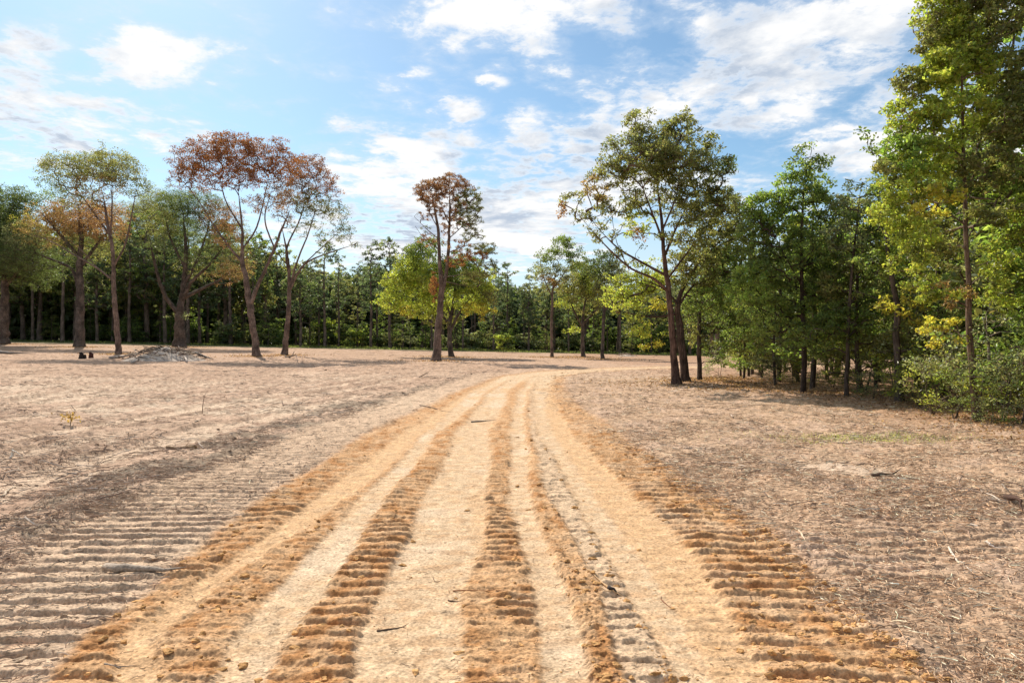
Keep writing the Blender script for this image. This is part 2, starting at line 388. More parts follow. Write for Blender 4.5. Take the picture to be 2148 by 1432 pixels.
def build_ground():
    q = np.concatenate([np.arange(1150, 420, -1.15), np.arange(420, 60, -.85), np.arange(60, 12, -.5)])
    Yr = np.concatenate([F*CH/q, np.geomspace(195, 6000, 22)])
    tc = np.arange(-.84, .8401, 1/690.); ex = np.geomspace(.86, 6, 34)
    T = np.concatenate([-ex[::-1], tc, ex])
    n, m = len(Yr), len(T)
    Yg = np.repeat(Yr, m); Xg = Yg*np.tile(T, n)
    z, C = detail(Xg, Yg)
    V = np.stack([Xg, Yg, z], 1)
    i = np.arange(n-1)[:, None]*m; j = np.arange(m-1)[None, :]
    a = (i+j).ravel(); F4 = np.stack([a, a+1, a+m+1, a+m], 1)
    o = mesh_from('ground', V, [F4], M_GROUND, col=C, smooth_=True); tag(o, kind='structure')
    y0 = Yr[0]; 
    x = np.concatenate([[-400, -60], np.linspace(-11, 11, 90), [60, 400]]); y = np.concatenate([[-400, -50], np.linspace(-6, y0, 40)])
    X, Yy = np.meshgrid(x, y); X = X.ravel(); Yy = Yy.ravel(); z, C = detail(X, Yy); k = len(x)
    i = np.arange(len(y)-1)[:, None]*k; j = np.arange(k-1)[None, :]; a = (i+j).ravel()
    z = z-0.02
    o = mesh_from('ground', np.stack([X, Yy, z], 1), [np.stack([a, a+1, a+k+1, a+k], 1)], M_GROUND, col=C, smooth_=True); tag(o, kind='structure')
build_ground()

# ------------------------------------------------------------------ trees
def norm(v): return v/np.maximum(np.linalg.norm(v, axis=-1, keepdims=True), 1e-9)
def frames(d):
    ref = np.where(np.abs(d[:, 2:3]) > .9, np.array([[1., 0, 0]]), np.array([[0, 0, 1.]]))
    a = norm(np.cross(ref, d)); return a, np.cross(d, a)
def tube(path, rad, sides, r_, flare=0.0, lump=0.06):
    P = np.asarray(path, float); n = len(P); d = norm(np.gradient(P, axis=0))
    a = norm(np.cross(np.array([[0, 1., 0.02]]), d)); b = np.cross(d, a)
    th = np.linspace(0, 2*np.pi, sides, endpoint=False)
    ph = r_.uniform(0, 6.28, 3)
    zz = P[:, 2:3]-P[0, 2]
    lob = 1+lump*np.sin(2*th[None]+ph[0]+zz*.6)+lump*.8*np.sin(3*th[None]+ph[1]-zz*1.1)
    if flare: lob = lob+flare*np.exp(-zz/ (rad[0]*1.6))*(.6+.5*np.sin(5*th[None]+ph[2]))
    rr = np.asarray(rad)[:, None]*lob
    V = P[:, None]+a[:, None]*(rr*np.cos(th))[..., None]+b[:, None]*(rr*np.sin(th))[..., None]
    i = np.arange(n-1)[:, None]*sides; j = np.arange(sides)[None]
    q = np.stack([(i+j).ravel(), (i+(j+1) % sides).ravel(), (i+sides+(j+1) % sides).ravel(), (i+sides+j).ravel()], 1)
    return V.reshape(-1, 3), q
def resample(P, step, r_, jit=0.03):
    P = np.asarray(P, float)                       # x y z r
    # Catmull-Rom through the given points
    out = []
    Q = np.vstack([2*P[0]-P[1], P, 2*P[-1]-P[-2]])
    for i in range(1, len(Q)-2):
        L = np.linalg.norm(Q[i+1, :3]-Q[i, :3]); k = max(2, int(L/step))
        for t in np.arange(k)/k:
            p = .5*((2*Q[i])+(-Q[i-1]+Q[i+1])*t+(2*Q[i-1]-5*Q[i]+4*Q[i+1]-Q[i+2])*t*t+(-Q[i-1]+3*Q[i]-3*Q[i+1]+Q[i+2])*t**3)
            p[3] = P[i-1, 3]*(1-t)+P[i, 3]*t
            out.append(p)
    out.append(P[-1]); out = np.array(out); k_ = min(6, len(out)); out[-k_:, 3] *= np.linspace(1, .25, k_)
    if len(out) > 3:
        out[1:-1, :3] += r_.normal(0, 1, (len(out)-2, 3))*out[1:-1, 3:4]*jit*4*np.array([1, 1, .3])
    return out
def leaf_mesh(C0, size, aspect, r_, up=0.3, fold=.25):
    n = len(C0)
    nrm = norm(r_.normal(0, 1, (n, 3))+np.array([0, 0, up])); d = norm(np.cross(nrm, r_.normal(0, 1, (n, 3))))
    s = np.cross(nrm, d); L = (size*r_.uniform(.6, 1.3, n))[:, None]; w = L*aspect*.5
    v0 = C0-d*L*.5; v2 = C0+d*L*.5; v1 = C0+s*w+nrm*w*fold*2; v3 = C0-s*w+nrm*w*fold*2
    V = np.stack([v0, v1, v2, v3], 1).reshape(-1, 3); k = np.arange(n)*4
    return V, np.stack([k, k+1, k+2, k+3], 1)
def make_tree(name, root, paths, lobes, seed=1, leaf=(.16, .55), per=14, spread=.35, spacing=.75, bark=(.10, .065, .045), mat=None, thin=.008,
              stray=0.0, upbias=.3, sag=0.0, up=.35, bare=0.0, twig_col=None, shell=.55, boost=1.0):
    """paths: lists of (x,y,z,r); first is the trunk. lobes: (x,y,z, rx,ry,rz, colour, density)"""
    r_ = np.random.default_rng(seed)
    nodes = []; par = []; fixed = []
    tubes = []
    for k, p in enumerate(paths):
        q = resample(p, .35 if k == 0 else .3, r_); tubes.append(q)
        base = len(nodes); last = -1
        if k > 0 and len(nodes):
            N = np.array(nodes); last = int(np.argmin(((N-q[0, :3])**2).sum(1)))
        for i, v in enumerate(q):
            nodes.append(v[:3]); par.append(last if i == 0 else len(nodes)-2); fixed.append(v[3])
    att = []; acol = []
    for (x, y, z, rx, ry, rz, col, dens) in lobes:
        v = rx*ry*rz; n = max(4, int(dens*v/(spacing**3)*DENS*boost+2))
        u = norm(r_.normal(0, 1, (n, 3))); rr = r_.uniform(0, 1, n)**(1/3.*(1-shell*.6))
        # uneven outline
        bump_ = 1+.16*np.sin(u[:, 0]*5+seed)*np.cos(u[:, 2]*4+x)+.10*r_.normal(0, 1, n)
        P = np.array([x, y, z])+u*rr[:, None]*bump_[:, None]*np.array([rx, ry, rz])
        att.append(P); acol.append(np.repeat(np.array(col)[None], n, 0))
    att = np.concatenate(att); acol = np.concatenate(acol)
    keep = att[:, 2] > .3; att = att[keep]; acol = acol[keep]
    N0 = np.array(nodes)
    d0 = np.array([((N0-a)**2).sum(1).min() for a in att]); od = np.argsort(d0); att = att[od]; acol = acol[od]
    cap = len(nodes)+len(att)*3+10
    NP = np.zeros((cap, 3)); NP[:len(nodes)] = N0; PA = np.full(cap, -1); PA[:len(par)] = par; n = len(nodes)
    # the root part of the trunk bears no branches
    block = np.zeros(cap); zlow = att[:, 2].min()
    for i in range(n):
        if NP[i, 2] < zlow*.55: block[i] = 50
    tips = []
    for a in att:
        dv = a-NP[:n]; d = np.sqrt((dv**2).sum(1))
        cost = d*(1+.9*np.clip(-dv[:, 2]/np.maximum(d, .01)+.15, 0, 1))+block[:n]
        j = int(np.argmin(cost)); p = NP[j]; L = d[j]
        pd = NP[j]-NP[PA[j]] if PA[j] >= 0 else np.array([0, 0, 1.]); pd = pd/max(np.linalg.norm(pd), 1e-6)
        k = 2 if L > spacing*.8 else 1
        for i in range(1, k+1):
            t = i/(k+1)
            m = p+(a-p)*t+pd*L*.22*t*(1-t)*2+r_.normal(0, .05*L, 3)
            m[2] += -sag*L*t*(1-t)
            NP[n] = m; PA[n] = j; j = n; n += 1
        NP[n] = a; PA[n] = j; tips.append(n); n += 1
    NP = NP[:n]; PA = PA[:n]
    rad = np.full(n, 0.0); e = 2.25; rad[tips] = thin**e
    for i in range(n-1, -1, -1):
        if rad[i] == 0: rad[i] = thin**e
        if PA[i] >= 0 and i >= len(fixed): rad[PA[i]] += rad[i]
    rad = rad**(1/e)
    # branch edges as frusta
    idx = np.arange(len(fixed), n); pa = PA[idx]
    cr = np.minimum(rad[idx], .25); gp = np.where(pa >= len(fixed), np.minimum(rad[pa], cr*1.35), cr*1.3)
    d = norm(NP[idx]-NP[pa]); Dn = np.tile([0, 0, 1.], (n, 1)); Dn[idx] = d
    dp = np.where((pa >= len(fixed))[:, None], Dn[pa], d)
    S = 4; th = np.linspace(0, 2*np.pi, S, endpoint=False)
    def ring(c, dd, r): a, b = frames(dd); return c[:, None]+a[:, None]*(r[:, None]*np.cos(th))[..., None]+b[:, None]*(r[:, None]*np.sin(th))[..., None]
    r0 = ring(NP[pa], dp, gp); r1 = ring(NP[idx], d, cr)
    V = np.concatenate([r0, r1], 1).reshape(-1, 3); k = (np.arange(len(idx))*2*S)[:, None]; j = np.arange(S)[None]
    Q = np.stack([(k+j).ravel(), (k+(j+1) % S).ravel(), (k+S+(j+1) % S).ravel(), (k+S+j).ravel()], 1)
    VV = [V]; QQ = [Q]; off = len(V)
    for k, q in enumerate(tubes):
        v, f = tube(q[:, :3], np.maximum(q[:, 3], thin), 14 if k == 0 else 8, r_, .75 if k == 0 else 0)
        VV.append(v); QQ.append(f+off); off += len(v)
    V = np.concatenate(VV); Q = np.concatenate(QQ)
    bc = np.array(bark)[None]*(1+.15*r_.normal(0, 1, (len(V), 1)))
    if twig_col is not None: bc[:len(VV[0])] = np.array(twig_col)[None]*(1+.12*r_.normal(0, 1, (len(VV[0]), 1)))
    mesh_from('trunk', V, [Q], M_BARK, root, np.clip(bc, .01, .6), True)
    # leaves
    T = NP[tips]; dT = norm(T-NP[PA[tips]]); nt = len(T)
    lv = r_.random(nt) >= bare
    T = T[lv]; dT = dT[lv]; tc = acol[lv]; nt = len(T)
    cl = 1+.22*r_.normal(0, 1, (nt, 1)); tc = tc*np.clip(cl, .5, 1.6)
    cnt = r_.poisson(per*PER, nt); STAT[0] += nt; STAT[1] += int(cnt.sum()); rep = np.repeat(np.arange(nt), cnt); m = len(rep)
    off3 = norm(r_.normal(0, 1, (m, 3)))*(spread*r_.uniform(.1, 1, (m, 1))**.7)*np.array([1.1, 1.1, .7])
    C0 = T[rep]+off3+dT[rep]*spread*.4
    if stray: 
        s = r_.random(m) < stray; C0[s] += r_.normal(0, spread*.8, (s.sum(), 3))
    LV, LF = leaf_mesh(C0, leaf[0], leaf[1], r_, up)
    lc = tc[rep]*(1+.22*r_.normal(0, 1, (m, 1)))*(1+.07*r_.normal(0, 1, (m, 3)))
    mesh_from('crown', LV, [LF], mat or M_LEAF, root, np.repeat(np.clip(lc, .008, .6), 4, 0))
    return root

DENS, PER = 6.5, 1.9; STAT = [0, 0]
G = dict(dark=(.110, .150, .062), green=(.165, .225, .070), olive=(.205, .220, .088), lime=(.31, .37, .08), yellow=(.42, .40, .08), rust=(.30, .140, .065),
         brown=(.25, .150, .082), dull=(.195, .220, .120), blue=(.112, .155, .095), fresh=(.21, .30, .08), tanl=(.31, .23, .115), sage=(.25, .285, .17), conebrown=(.30, .165, .085))
def photo_tree(name, label, base, trunk, limbs, lobes, cat='tree', group=None, zb=None, **kw):
    """trunk, limbs: photo pixels (px,py,width_px[,dy metres]); lobes (px,py,rx,ry,colour,density[,dy])"""
    x, y, z = at(*base); s = y/F
    root = empty(name, (x, y, z-0.03)); tag(root, label, cat, group)
    r_ = np.random.default_rng(kw.get('seed', 1)+100)
    def P(p): return ((p[0]-HX)*s-x, p[3] if len(p) > 3 else 0.0, (HY-p[1])*s+CH-z, p[2]*s*.36)
    tr = [P(p) for p in trunk]; tr[0] = (tr[0][0], tr[0][1], -.15, tr[0][3])
    lb = []
    for k, l in enumerate(lobes):
        c = G[l[4]] if isinstance(l[4], str) else l[4]
        rr = .5*(l[2]+l[3])*s; dy = l[6] if len(l) > 6 else r_.uniform(-.5, .5)*rr
        lb.append(((l[0]-HX)*s-x, dy, (HY-l[1])*s+CH-z, l[2]*s, rr, l[3]*s, c, l[5]))
    pl = []
    for k, lm in enumerate(limbs):
        q = [list(P(p)) for p in lm]
        if all(len(p) < 4 for p in lm):
            end = r_.uniform(-1, 1)*1.2
            for i, v in enumerate(q): v[1] = end*(i/(len(q)-1))
        pl.append(q)
    make_tree(name, root, [tr]+pl, lb, **{**dict(boost=2.6), **kw})
    return root

BK = (.11, .083, .066); BKR = (.17, .118, .092); BKG = (.20, .16, .125)
GL_ = 'tall trees left standing in the clearing'
# --- left group
photo_tree('oak_tree', 'dark trunked tree at the left edge of the clearing with dark green crown', (8, 722), [(8,722,24),(10,640,20),(12,560,16),(18,470,9)],
  [[(12,600,10),(50,560,7),(80,520,4)]], [(15,440,55,45,'dark',.7),(60,425,34,28,'dark',.5),(20,530,80,60,'dark',.7),(70,560,50,45,'dark',.4),(-40,480,60,70,'dark',1)],
  seed=3, bark=BK, group=GL_, per=18, leaf=(.16,.6), spacing=.9, spread=.5)
photo_tree('oak_tree', 'thick dark trunk with a low arching left limb under brown and green foliage', (167, 728), [(167,728,24),(168,640,21),(167,560,18),(170,500,13),(165,430,6)],
  [[(166,610,10),(150,565,9),(110,545,6),(70,530,4)],[(168,560,12),(200,510,8),(230,470,5)],[(167,540,11),(130,490,8),(100,450,4)]],
  [(150,450,70,42,'brown',.9),(95,480,60,40,'tanl',.7),(50,470,34,20,'yellow',.25),(60,500,45,30,'dull',.5),(215,470,55,40,'brown',.7),(110,540,70,35,'dark',.4),(180,510,60,30,'olive',.4),(40,540,50,30,'dark',.5)],
  seed=4, bark=BK, group=GL_, per=15, leaf=(.125,.6), spacing=.9, spread=.45, twig_col=(.10,.075,.06))
photo_tree('oak_tree', 'slender leaning tree with a high olive dome and a bare pale limb reaching left', (250, 743), [(250,743,16),(243,660,13),(238,580,12),(236,520,10),(226,470,8),(215,400,4)],
  [[(240,590,6),(205,562,5),(160,535,4),(110,505,2.5),(60,490,1.5)],[(238,560,6),(262,510,5),(275,450,4),(285,390,2)],[(235,500,6),(190,440,5),(150,390,3)],[(232,490,6),(240,430,4),(245,370,2)],[(205,562,3),(180,530,3),(150,500,2)]],
  [(130,355,52,36,'olive',.8),(190,345,60,32,'olive',.85),(250,355,52,36,'olive',.8),(285,390,34,26,'dull',.6),(105,395,34,22,'green',.5),(215,395,60,25,'tanl',.35),(205,450,55,32,'brown',.45),(160,410,50,25,'olive',.4),(300,400,26,18,'green',.4)],
  seed=5, bark=BKR, group=GL_, per=12, leaf=(.13,.55), spacing=.72, spread=.38, twig_col=BKG)
photo_tree('oak_tree', 'reddish trunk forking low into spreading limbs behind the brush pile', (340, 719), [(340,719,24),(341,640,22),(340,590,20),(335,540,11),(320,470,6)],
  [[(340,600,13),(310,560,10),(280,535,7),(262,490,4)],[(341,595,12),(362,545,8),(370,490,4)]],
  [(300,455,45,36,'olive',.9),(345,440,45,36,'olive',.9),(285,500,40,28,'sage',.6),(320,500,40,28,'olive',.5),(375,480,40,34,'dark',.7),(300,545,44,26,'dark',.25),(355,520,40,30,'dark',.25),(270,450,34,26,'dull',.6)],
  seed=6, bark=BKR, group=GL_, per=14, leaf=(.125,.6), spacing=.9, spread=.45)
photo_tree('oak_tree', 'broad dark oak with many rising limbs right behind the brush pile', (378, 728), [(378,728,28),(377,670,25),(380,640,20),(386,590,15),(390,530,10),(385,450,5)],
  [[(377,660,14),(350,620,11),(335,570,9),(325,510,5)],[(382,630,13),(405,590,10),(440,560,7),(475,520,4)],[(384,600,12),(410,550,8),(430,490,5),(440,440,3)],[(384,625,11),(430,600,8),(465,580,5),(500,545,3)],[(388,560,8),(360,500,6),(350,450,3)]],
  [(370,425,45,30,'dark',1),(420,430,50,30,'dark',.9),(460,455,45,34,'brown',.7),(400,480,60,34,'dark',.45),(480,500,42,40,'olive',.7),(345,470,40,34,'olive',.7),(440,540,60,32,'dark',.3),(400,560,50,26,'olive',.2),(350,520,40,30,'dark',.3),(470,570,36,24,'brown',.3),(500,560,34,34,'tanl',.5),(378,660,22,10,'sage',.5)],
  seed=7, bark=BK, group=GL_, per=14, leaf=(.125,.6), spacing=.85, spread=.42)
photo_tree('oak_tree', 'tall forked tree with a wide rust red crown all over', (540, 748), [(540,748,22),(533,700,19),(524,640,18),(517,590,15),(508,545,12),(508,480,7),(500,400,4)],
  [[(524,640,13),(545,590,11),(565,550,9),(590,490,7),(612,440,4)],[(510,550,9),(485,520,6),(450,470,4),(420,420,2.5),(380,370,1.5)],[(509,520,6),(535,480,5),(550,420,3),(560,360,2)],[(508,480,6),(470,420,3.5),(450,360,2)],[(575,520,5),(560,460,4),(580,400,2.5)]],
  [(385,335,40,36,'rust',.55),(440,310,48,26,'rust',.75),(500,312,50,28,'rust',.85),(555,320,45,28,'rust',.8),(425,385,52,16,'rust',.5),(500,380,56,18,'rust',.6),(470,345,70,22,'rust',.5),(400,360,50,18,'rust',.4),(520,350,50,16,'rust',.5),(375,380,28,14,'brown',.25),(540,360,46,22,'rust',.6),(600,350,40,32,'rust',.7),(545,430,40,22,'brown',.35),(480,490,36,24,'brown',.4),(455,450,30,16,'brown',.25),(590,410,30,30,'brown',.4)],
  seed=8, boost=3.1, bark=BKR, group=GL_, per=12, leaf=(.125,.6), spacing=.70, spread=.33, mat=M_DRY, twig_col=(.17,.10,.08))
photo_tree('oak_tree', 'narrow trunked tree with rust red top and sparse olive foliage leaning right', (596, 745), [(596,745,16),(602,690,14),(606,640,13),(607,580,10),(602,530,6),(590,470,3)],
  [[(607,610,8),(625,570,7),(650,545,5),(700,525,3),(745,510,1.5)],[(608,600,7),(628,540,5),(650,490,4),(670,430,2)],[(606,580,6),(600,520,5),(625,460,4),(640,400,2)],[(640,550,4),(670,520,3),(710,480,2)]],
  [(640,350,42,26,'rust',.8),(672,380,30,30,'rust',.7),(620,400,45,30,'brown',.6),(660,430,42,30,'olive',.5),(705,445,28,22,'olive',.5),(722,485,26,20,'dull',.5),(742,508,16,12,'dull',.5),(690,500,34,18,'olive',.3),(640,480,36,22,'olive',.3),(590,440,26,30,'brown',.4),(700,410,16,16,'rust',.4),(685,540,30,8,'dull',.2)],
  seed=9, boost=3.0, bark=BKR, group=GL_, per=11, leaf=(.125,.6), spacing=.68, spread=.33, mat=M_DRY, twig_col=(.14,.10,.08))
# --- centre
photo_tree('pine_tree', 'lone tall pine with twin stems and a browning crown in the middle of the clearing', (915, 757), [(915,757,23),(919,700,20),(924,640,18),(925,590,15),(922,540,10),(919,480,8),(910,430,5),(905,400,3)],
  [[(926,620,13),(934,580,10),(940,530,9),(942,470,7),(943,420,4),(940,380,2)],[(920,500,3),(895,480,2.5),(870,455,1.5)],[(919,520,3),(890,500,2),(868,470,1)],[(938,560,3),(975,545,2),(1020,540,1.2)],[(941,500,3),(975,470,2),(1000,450,1)],[(939,530,3),(980,512,2),(1018,505,1)],[(936,580,3),(975,575,2),(1015,572,1)],[(935,590,3),(975,598,2),(1000,600,1)],[(942,460,3),(965,430,2),(985,415,1)],[(920,480,3),(898,440,2),(885,410,1)],[(942,470,3),(925,430,2),(918,395,1)]],
  [(898,402,34,26,'conebrown',.7),(945,388,44,22,'conebrown',.7),(982,418,30,26,'olive',.7),(930,430,46,28,'conebrown',.30),(985,455,28,20,'olive',.8),(955,470,34,22,'conebrown',.25),(992,490,28,14,'olive',.5),(1012,522,30,14,'olive',1.0),(985,538,40,12,'rust',.45),(1022,555,24,10,'olive',1.0),(1000,575,36,9,'olive',.9),(960,512,30,12,'conebrown',.35),(890,450,22,14,'conebrown',.18),(900,500,18,14,'conebrown',.5),(912,600,9,30,'rust',1.0),(990,590,26,9,'olive',.4),(960,552,26,10,'rust',.4),(888,480,12,8,'dull',.3)],
  seed=10, bark=BKR, group=GL_, per=17, boost=2.5, leaf=(.15,.28), spacing=.50, spread=.2, thin=.014, mat=M_DRY, twig_col=(.16,.09,.07), up=.8)
photo_tree('oak_tree', 'low spreading oak with bright yellow green leaves behind the lone pine', (945, 749), [(947,749,15),(943,710,13),(944,680,12),(950,640,9),(955,590,6),(950,550,4)],
  [[(944,700,8),(955,670,7),(975,640,5),(1000,610,3)],[(944,680,8),(915,650,6),(880,630,4),(840,625,2)],[(945,660,6),(925,610,4),(890,580,3),(860,560,2)]],
  [(820,630,30,22,'lime',.9),(840,595,34,26,'lime',.9),(862,560,34,24,'lime',.9),(870,530,22,18,'green',.9),(895,520,30,22,'green',.8),(905,590,44,34,'lime',.8),(890,640,44,26,'lime',.7),(850,650,26,14,'yellow',.4),(960,570,50,34,'green',.8),(1005,590,34,28,'lime',.7),(1025,615,18,26,'olive',.8),(970,630,50,26,'lime',.5),(1000,650,36,18,'yellow',.4),(930,670,40,14,'olive',.4)],
  seed=11, bark=BK, group=GL_, per=20, leaf=(.18,.6), spacing=.78, spread=.42)
photo_tree('oak_tree', 'thin tree with airy uneven crown and brown patch, first of three right of centre', (1158, 750), [(1158,750,10),(1157,700,8),(1158,640,7),(1160,600,5),(1172,550,3)],
  [[(1158,620,4),(1145,595,3),(1135,560,2)],[(1160,605,4),(1185,570,3),(1200,540,2)]],
  [(1180,518,24,22,'green',.9),(1150,535,22,16,'green',.7),(1135,568,22,20,'sage',.8),(1205,545,22,22,'green',.8),(1152,588,20,14,'tanl',.7),(1180,570,26,18,'dull',.6),(1162,600,22,12,'olive',.6)],
  seed=12, bark=BKR, group=GL_, per=18, leaf=(.18,.6), spacing=.78, spread=.4)
photo_tree('oak_tree', 'small forked oak with light green crown, middle of the three right of centre', (1223, 749), [(1223,749,12),(1222,710,10),(1222,680,9),(1226,640,6),(1235,600,4)],
  [[(1222,685,6),(1205,655,5),(1190,620,3)],[(1222,680,6),(1245,655,5),(1262,630,3)]],
  [(1205,610,34,26,'olive',.8),(1240,590,34,28,'lime',.7),(1215,570,26,22,'olive',.8),(1255,620,30,22,'olive',.7),(1185,635,26,14,'lime',.5),(1195,690,22,8,'lime',.6),(1225,650,30,12,'olive',.4)],
  seed=13, bark=BK, group=GL_, per=18, leaf=(.18,.6), spacing=.8, spread=.42)
photo_tree('oak_tree', 'straight dark tree with bluish green crown, last of the three right of centre', (1264, 754), [(1264,754,11),(1265,700,9),(1268,640,7),(1268,580,4)],
  [[(1266,660,4),(1285,620,3),(1295,590,2)]],
  [(1268,550,26,24,'blue',1),(1245,570,22,18,'dark',.9),(1290,570,24,22,'dull',.9),(1270,595,34,18,'dull',.7),(1265,630,26,12,'olive',.4)],
  seed=14, bark=BK, group=GL_, per=18, leaf=(.18,.6), spacing=.8, spread=.4)
# --- big pair on the right
photo_tree('oak_tree', 'large olive crowned tree with long bare limbs reaching left, front trunk of the pair', (1421, 808), [(1421,808,24),(1414,740,19),(1408,680,18),(1404,620,17),(1397,570,15),(1391,520,12),(1388,460,9),(1380,400,6),(1372,330,3)],
  [[(1403,610,9),(1370,585,8),(1320,565,6),(1275,530,5),(1235,490,3),(1205,460,1.5)],[(1396,575,8),(1350,550,6),(1300,520,5),(1260,480,3),(1230,440,2)],[(1390,500,8),(1360,440,5),(1335,380,3),(1330,320,2)],
   [(1392,540,8),(1420,480,6),(1450,420,4),(1465,360,2)],[(1390,480,6),(1415,410,4),(1420,340,2)],[(1399,585,7),(1440,530,5),(1480,480,3),(1505,430,2)],[(1320,565,3),(1290,510,3),(1275,450,2)]],
  [(1335,250,30,26,'olive',1),(1375,290,50,36,'olive',.9),(1425,270,44,30,'olive',.9),(1475,300,34,26,'olive',.8),(1305,310,36,26,'dull',.8),(1340,340,60,40,'olive',.8),(1420,350,60,44,'olive',.8),(1490,355,44,36,'dull',.8),(1515,345,22,24,'green',.8),(1280,365,40,30,'olive',.7),(1250,400,34,28,'tanl',.6),(1205,420,26,18,'olive',.6),(1182,435,12,16,'brown',.8),(1300,420,52,34,'olive',.5),(1380,420,60,34,'olive',.5),(1460,420,60,40,'olive',.6),(1520,420,34,36,'olive',.7),(1260,455,36,22,'olive',.35),(1340,490,16,16,'brown',1.3),(1330,470,50,28,'lime',.3),(1430,490,60,36,'olive',.5),(1225,455,22,14,'dull',.4),(1270,490,34,20,'olive',.35),(1320,530,40,20,'olive',.3),(1480,430,50,40,'olive',.6),(1380,350,80,50,'olive',.5)],
  seed=15, bark=(.12,.072,.055), group='pair of large trees beside the bend of the road', per=17, boost=2.3, leaf=(.12,.42), spacing=.44, spread=.21, thin=.009, twig_col=(.17,.12,.09))
photo_tree('oak_tree', 'large tree with a low yellow green skirt of leaves, rear right trunk of the pair', (1440, 803), [(1440,803,24),(1432,740,22),(1426,680,20),(1422,630,14),(1440,590,10),(1470,540,7),(1490,480,4)],
  [[(1424,655,8),(1390,662,7),(1340,660,5),(1300,650,3),(1262,645,2)],[(1424,640,8),(1450,600,6),(1500,580,4),(1540,560,2)],[(1423,640,7),(1395,610,5),(1350,590,4),(1310,590,2)]],
  [(1340,600,56,34,'lime',.7,1.5),(1295,620,36,24,'lime',.5,1),(1380,570,50,34,'lime',.5,1.2),(1450,560,60,44,'olive',.8),(1510,500,50,44,'olive',.8),(1545,450,40,44,'dull',.8),(1530,550,50,44,'green',.8),(1320,655,50,16,'lime',.6),(1370,690,40,16,'lime',.5),(1480,620,50,34,'green',.7),(1390,640,40,16,'yellow',.5),(1365,720,22,10,'yellow',.5)],
  seed=16, bark=(.09,.062,.05), group='pair of large trees beside the bend of the road', per=18, boost=1.9, leaf=(.12,.5), spacing=.44, spread=.24, thin=.009, twig_col=(.12,.085,.06))
# --- edge of the wood on the right
GE = 'trees along the edge of the wood'
def edge_tree(label, base, trunk, limbs, lobes, seed, **kw):
    a = dict(per=16, boost=1.5, leaf=(.10,.5), spacing=.34, spread=.19, thin=.007, bark=BK, group=GE); a.update(kw)
    return photo_tree('broadleaf_tree', label, base, trunk, limbs, lobes, seed=seed, **a)
edge_tree('thin dark tree just right of the large pair', (1468, 800), [(1468,800,14),(1466,720,12),(1470,640,9),(1485,560,6),(1500,500,3)], [],
  [(1490,640,56,50,'green',.7),(1530,600,50,50,'green',.7),(1470,700,36,34,'olive',.6),(1540,690,50,40,'green',.7),(1500,740,36,26,'green',.6)], 21, spacing=.42)
edge_tree('tall pointed bright green tree topping the edge of the wood', (1685, 826), [(1685,826,16),(1687,740,14),(1684,640,12),(1680,540,9),(1684,430,6),(1690,330,3)],
  [[(1684,600,5),(1640,540,4),(1600,480,2)],[(1682,560,5),(1730,500,4),(1760,440,2)]],
  [(1692,318,18,18,'green',.9),(1712,335,14,14,'green',.6),(1660,360,30,22,'fresh',.9),(1700,365,34,26,'green',.9),(1640,400,44,30,'fresh',.9),(1700,410,50,34,'green',1),(1600,430,36,36,'fresh',.9),(1730,450,36,36,'green',.9),(1650,470,60,44,'fresh',.8),(1590,500,40,44,'green',.9),(1700,520,56,44,'green',.8),(1630,560,66,44,'green',.8),(1740,570,44,44,'green',.9),(1570,600,44,44,'fresh',.7),(1680,620,60,40,'green',.8),(1610,660,60,40,'green',.7)], 22, spacing=.36, per=20, bark=(.07,.05,.04))
edge_tree('feathery topped tree between the bright green tree and the tall near tree', (1775, 832), [(1775,832,13),(1778,740,11),(1782,640,9),(1790,540,7),(1800,440,4),(1806,390,2)],
  [[(1785,600,4),(1820,540,3),(1840,480,2)]],
  [(1805,385,26,24,'sage',.5),(1840,400,30,28,'green',.7),(1780,430,34,30,'sage',.6),(1830,460,50,40,'green',.7),(1775,500,44,44,'sage',.6),(1840,540,50,44,'green',.7),(1780,590,50,44,'olive',.8),(1840,630,44,36,'green',.8),(1770,670,56,40,'green',.8),(1720,700,50,40,'green',.8)], 23)
edge_tree('dark crooked trunk with yellow lower leaves left of the near tree', (1886, 842), [(1886,842,24),(1884,780,20),(1880,700,19),(1882,640,18),(1872,590,16),(1862,520,12),(1857,450,9),(1855,400,6)],
  [[(1882,650,6),(1860,620,4),(1830,600,3)]],
  [(1870,430,40,30,'olive',.5),(1880,510,40,36,'lime',.5),(1850,640,0+36,20,'yellow',.8,-.8),(1895,620,34,22,'yellow',.7,-.8),(1880,670,30,12,'yellow',.6,-.8),(1900,560,40,34,'lime',.6),(1830,560,30,34,'green',.6),(1910,700,44,30,'olive',.6)], 24, spacing=.32)
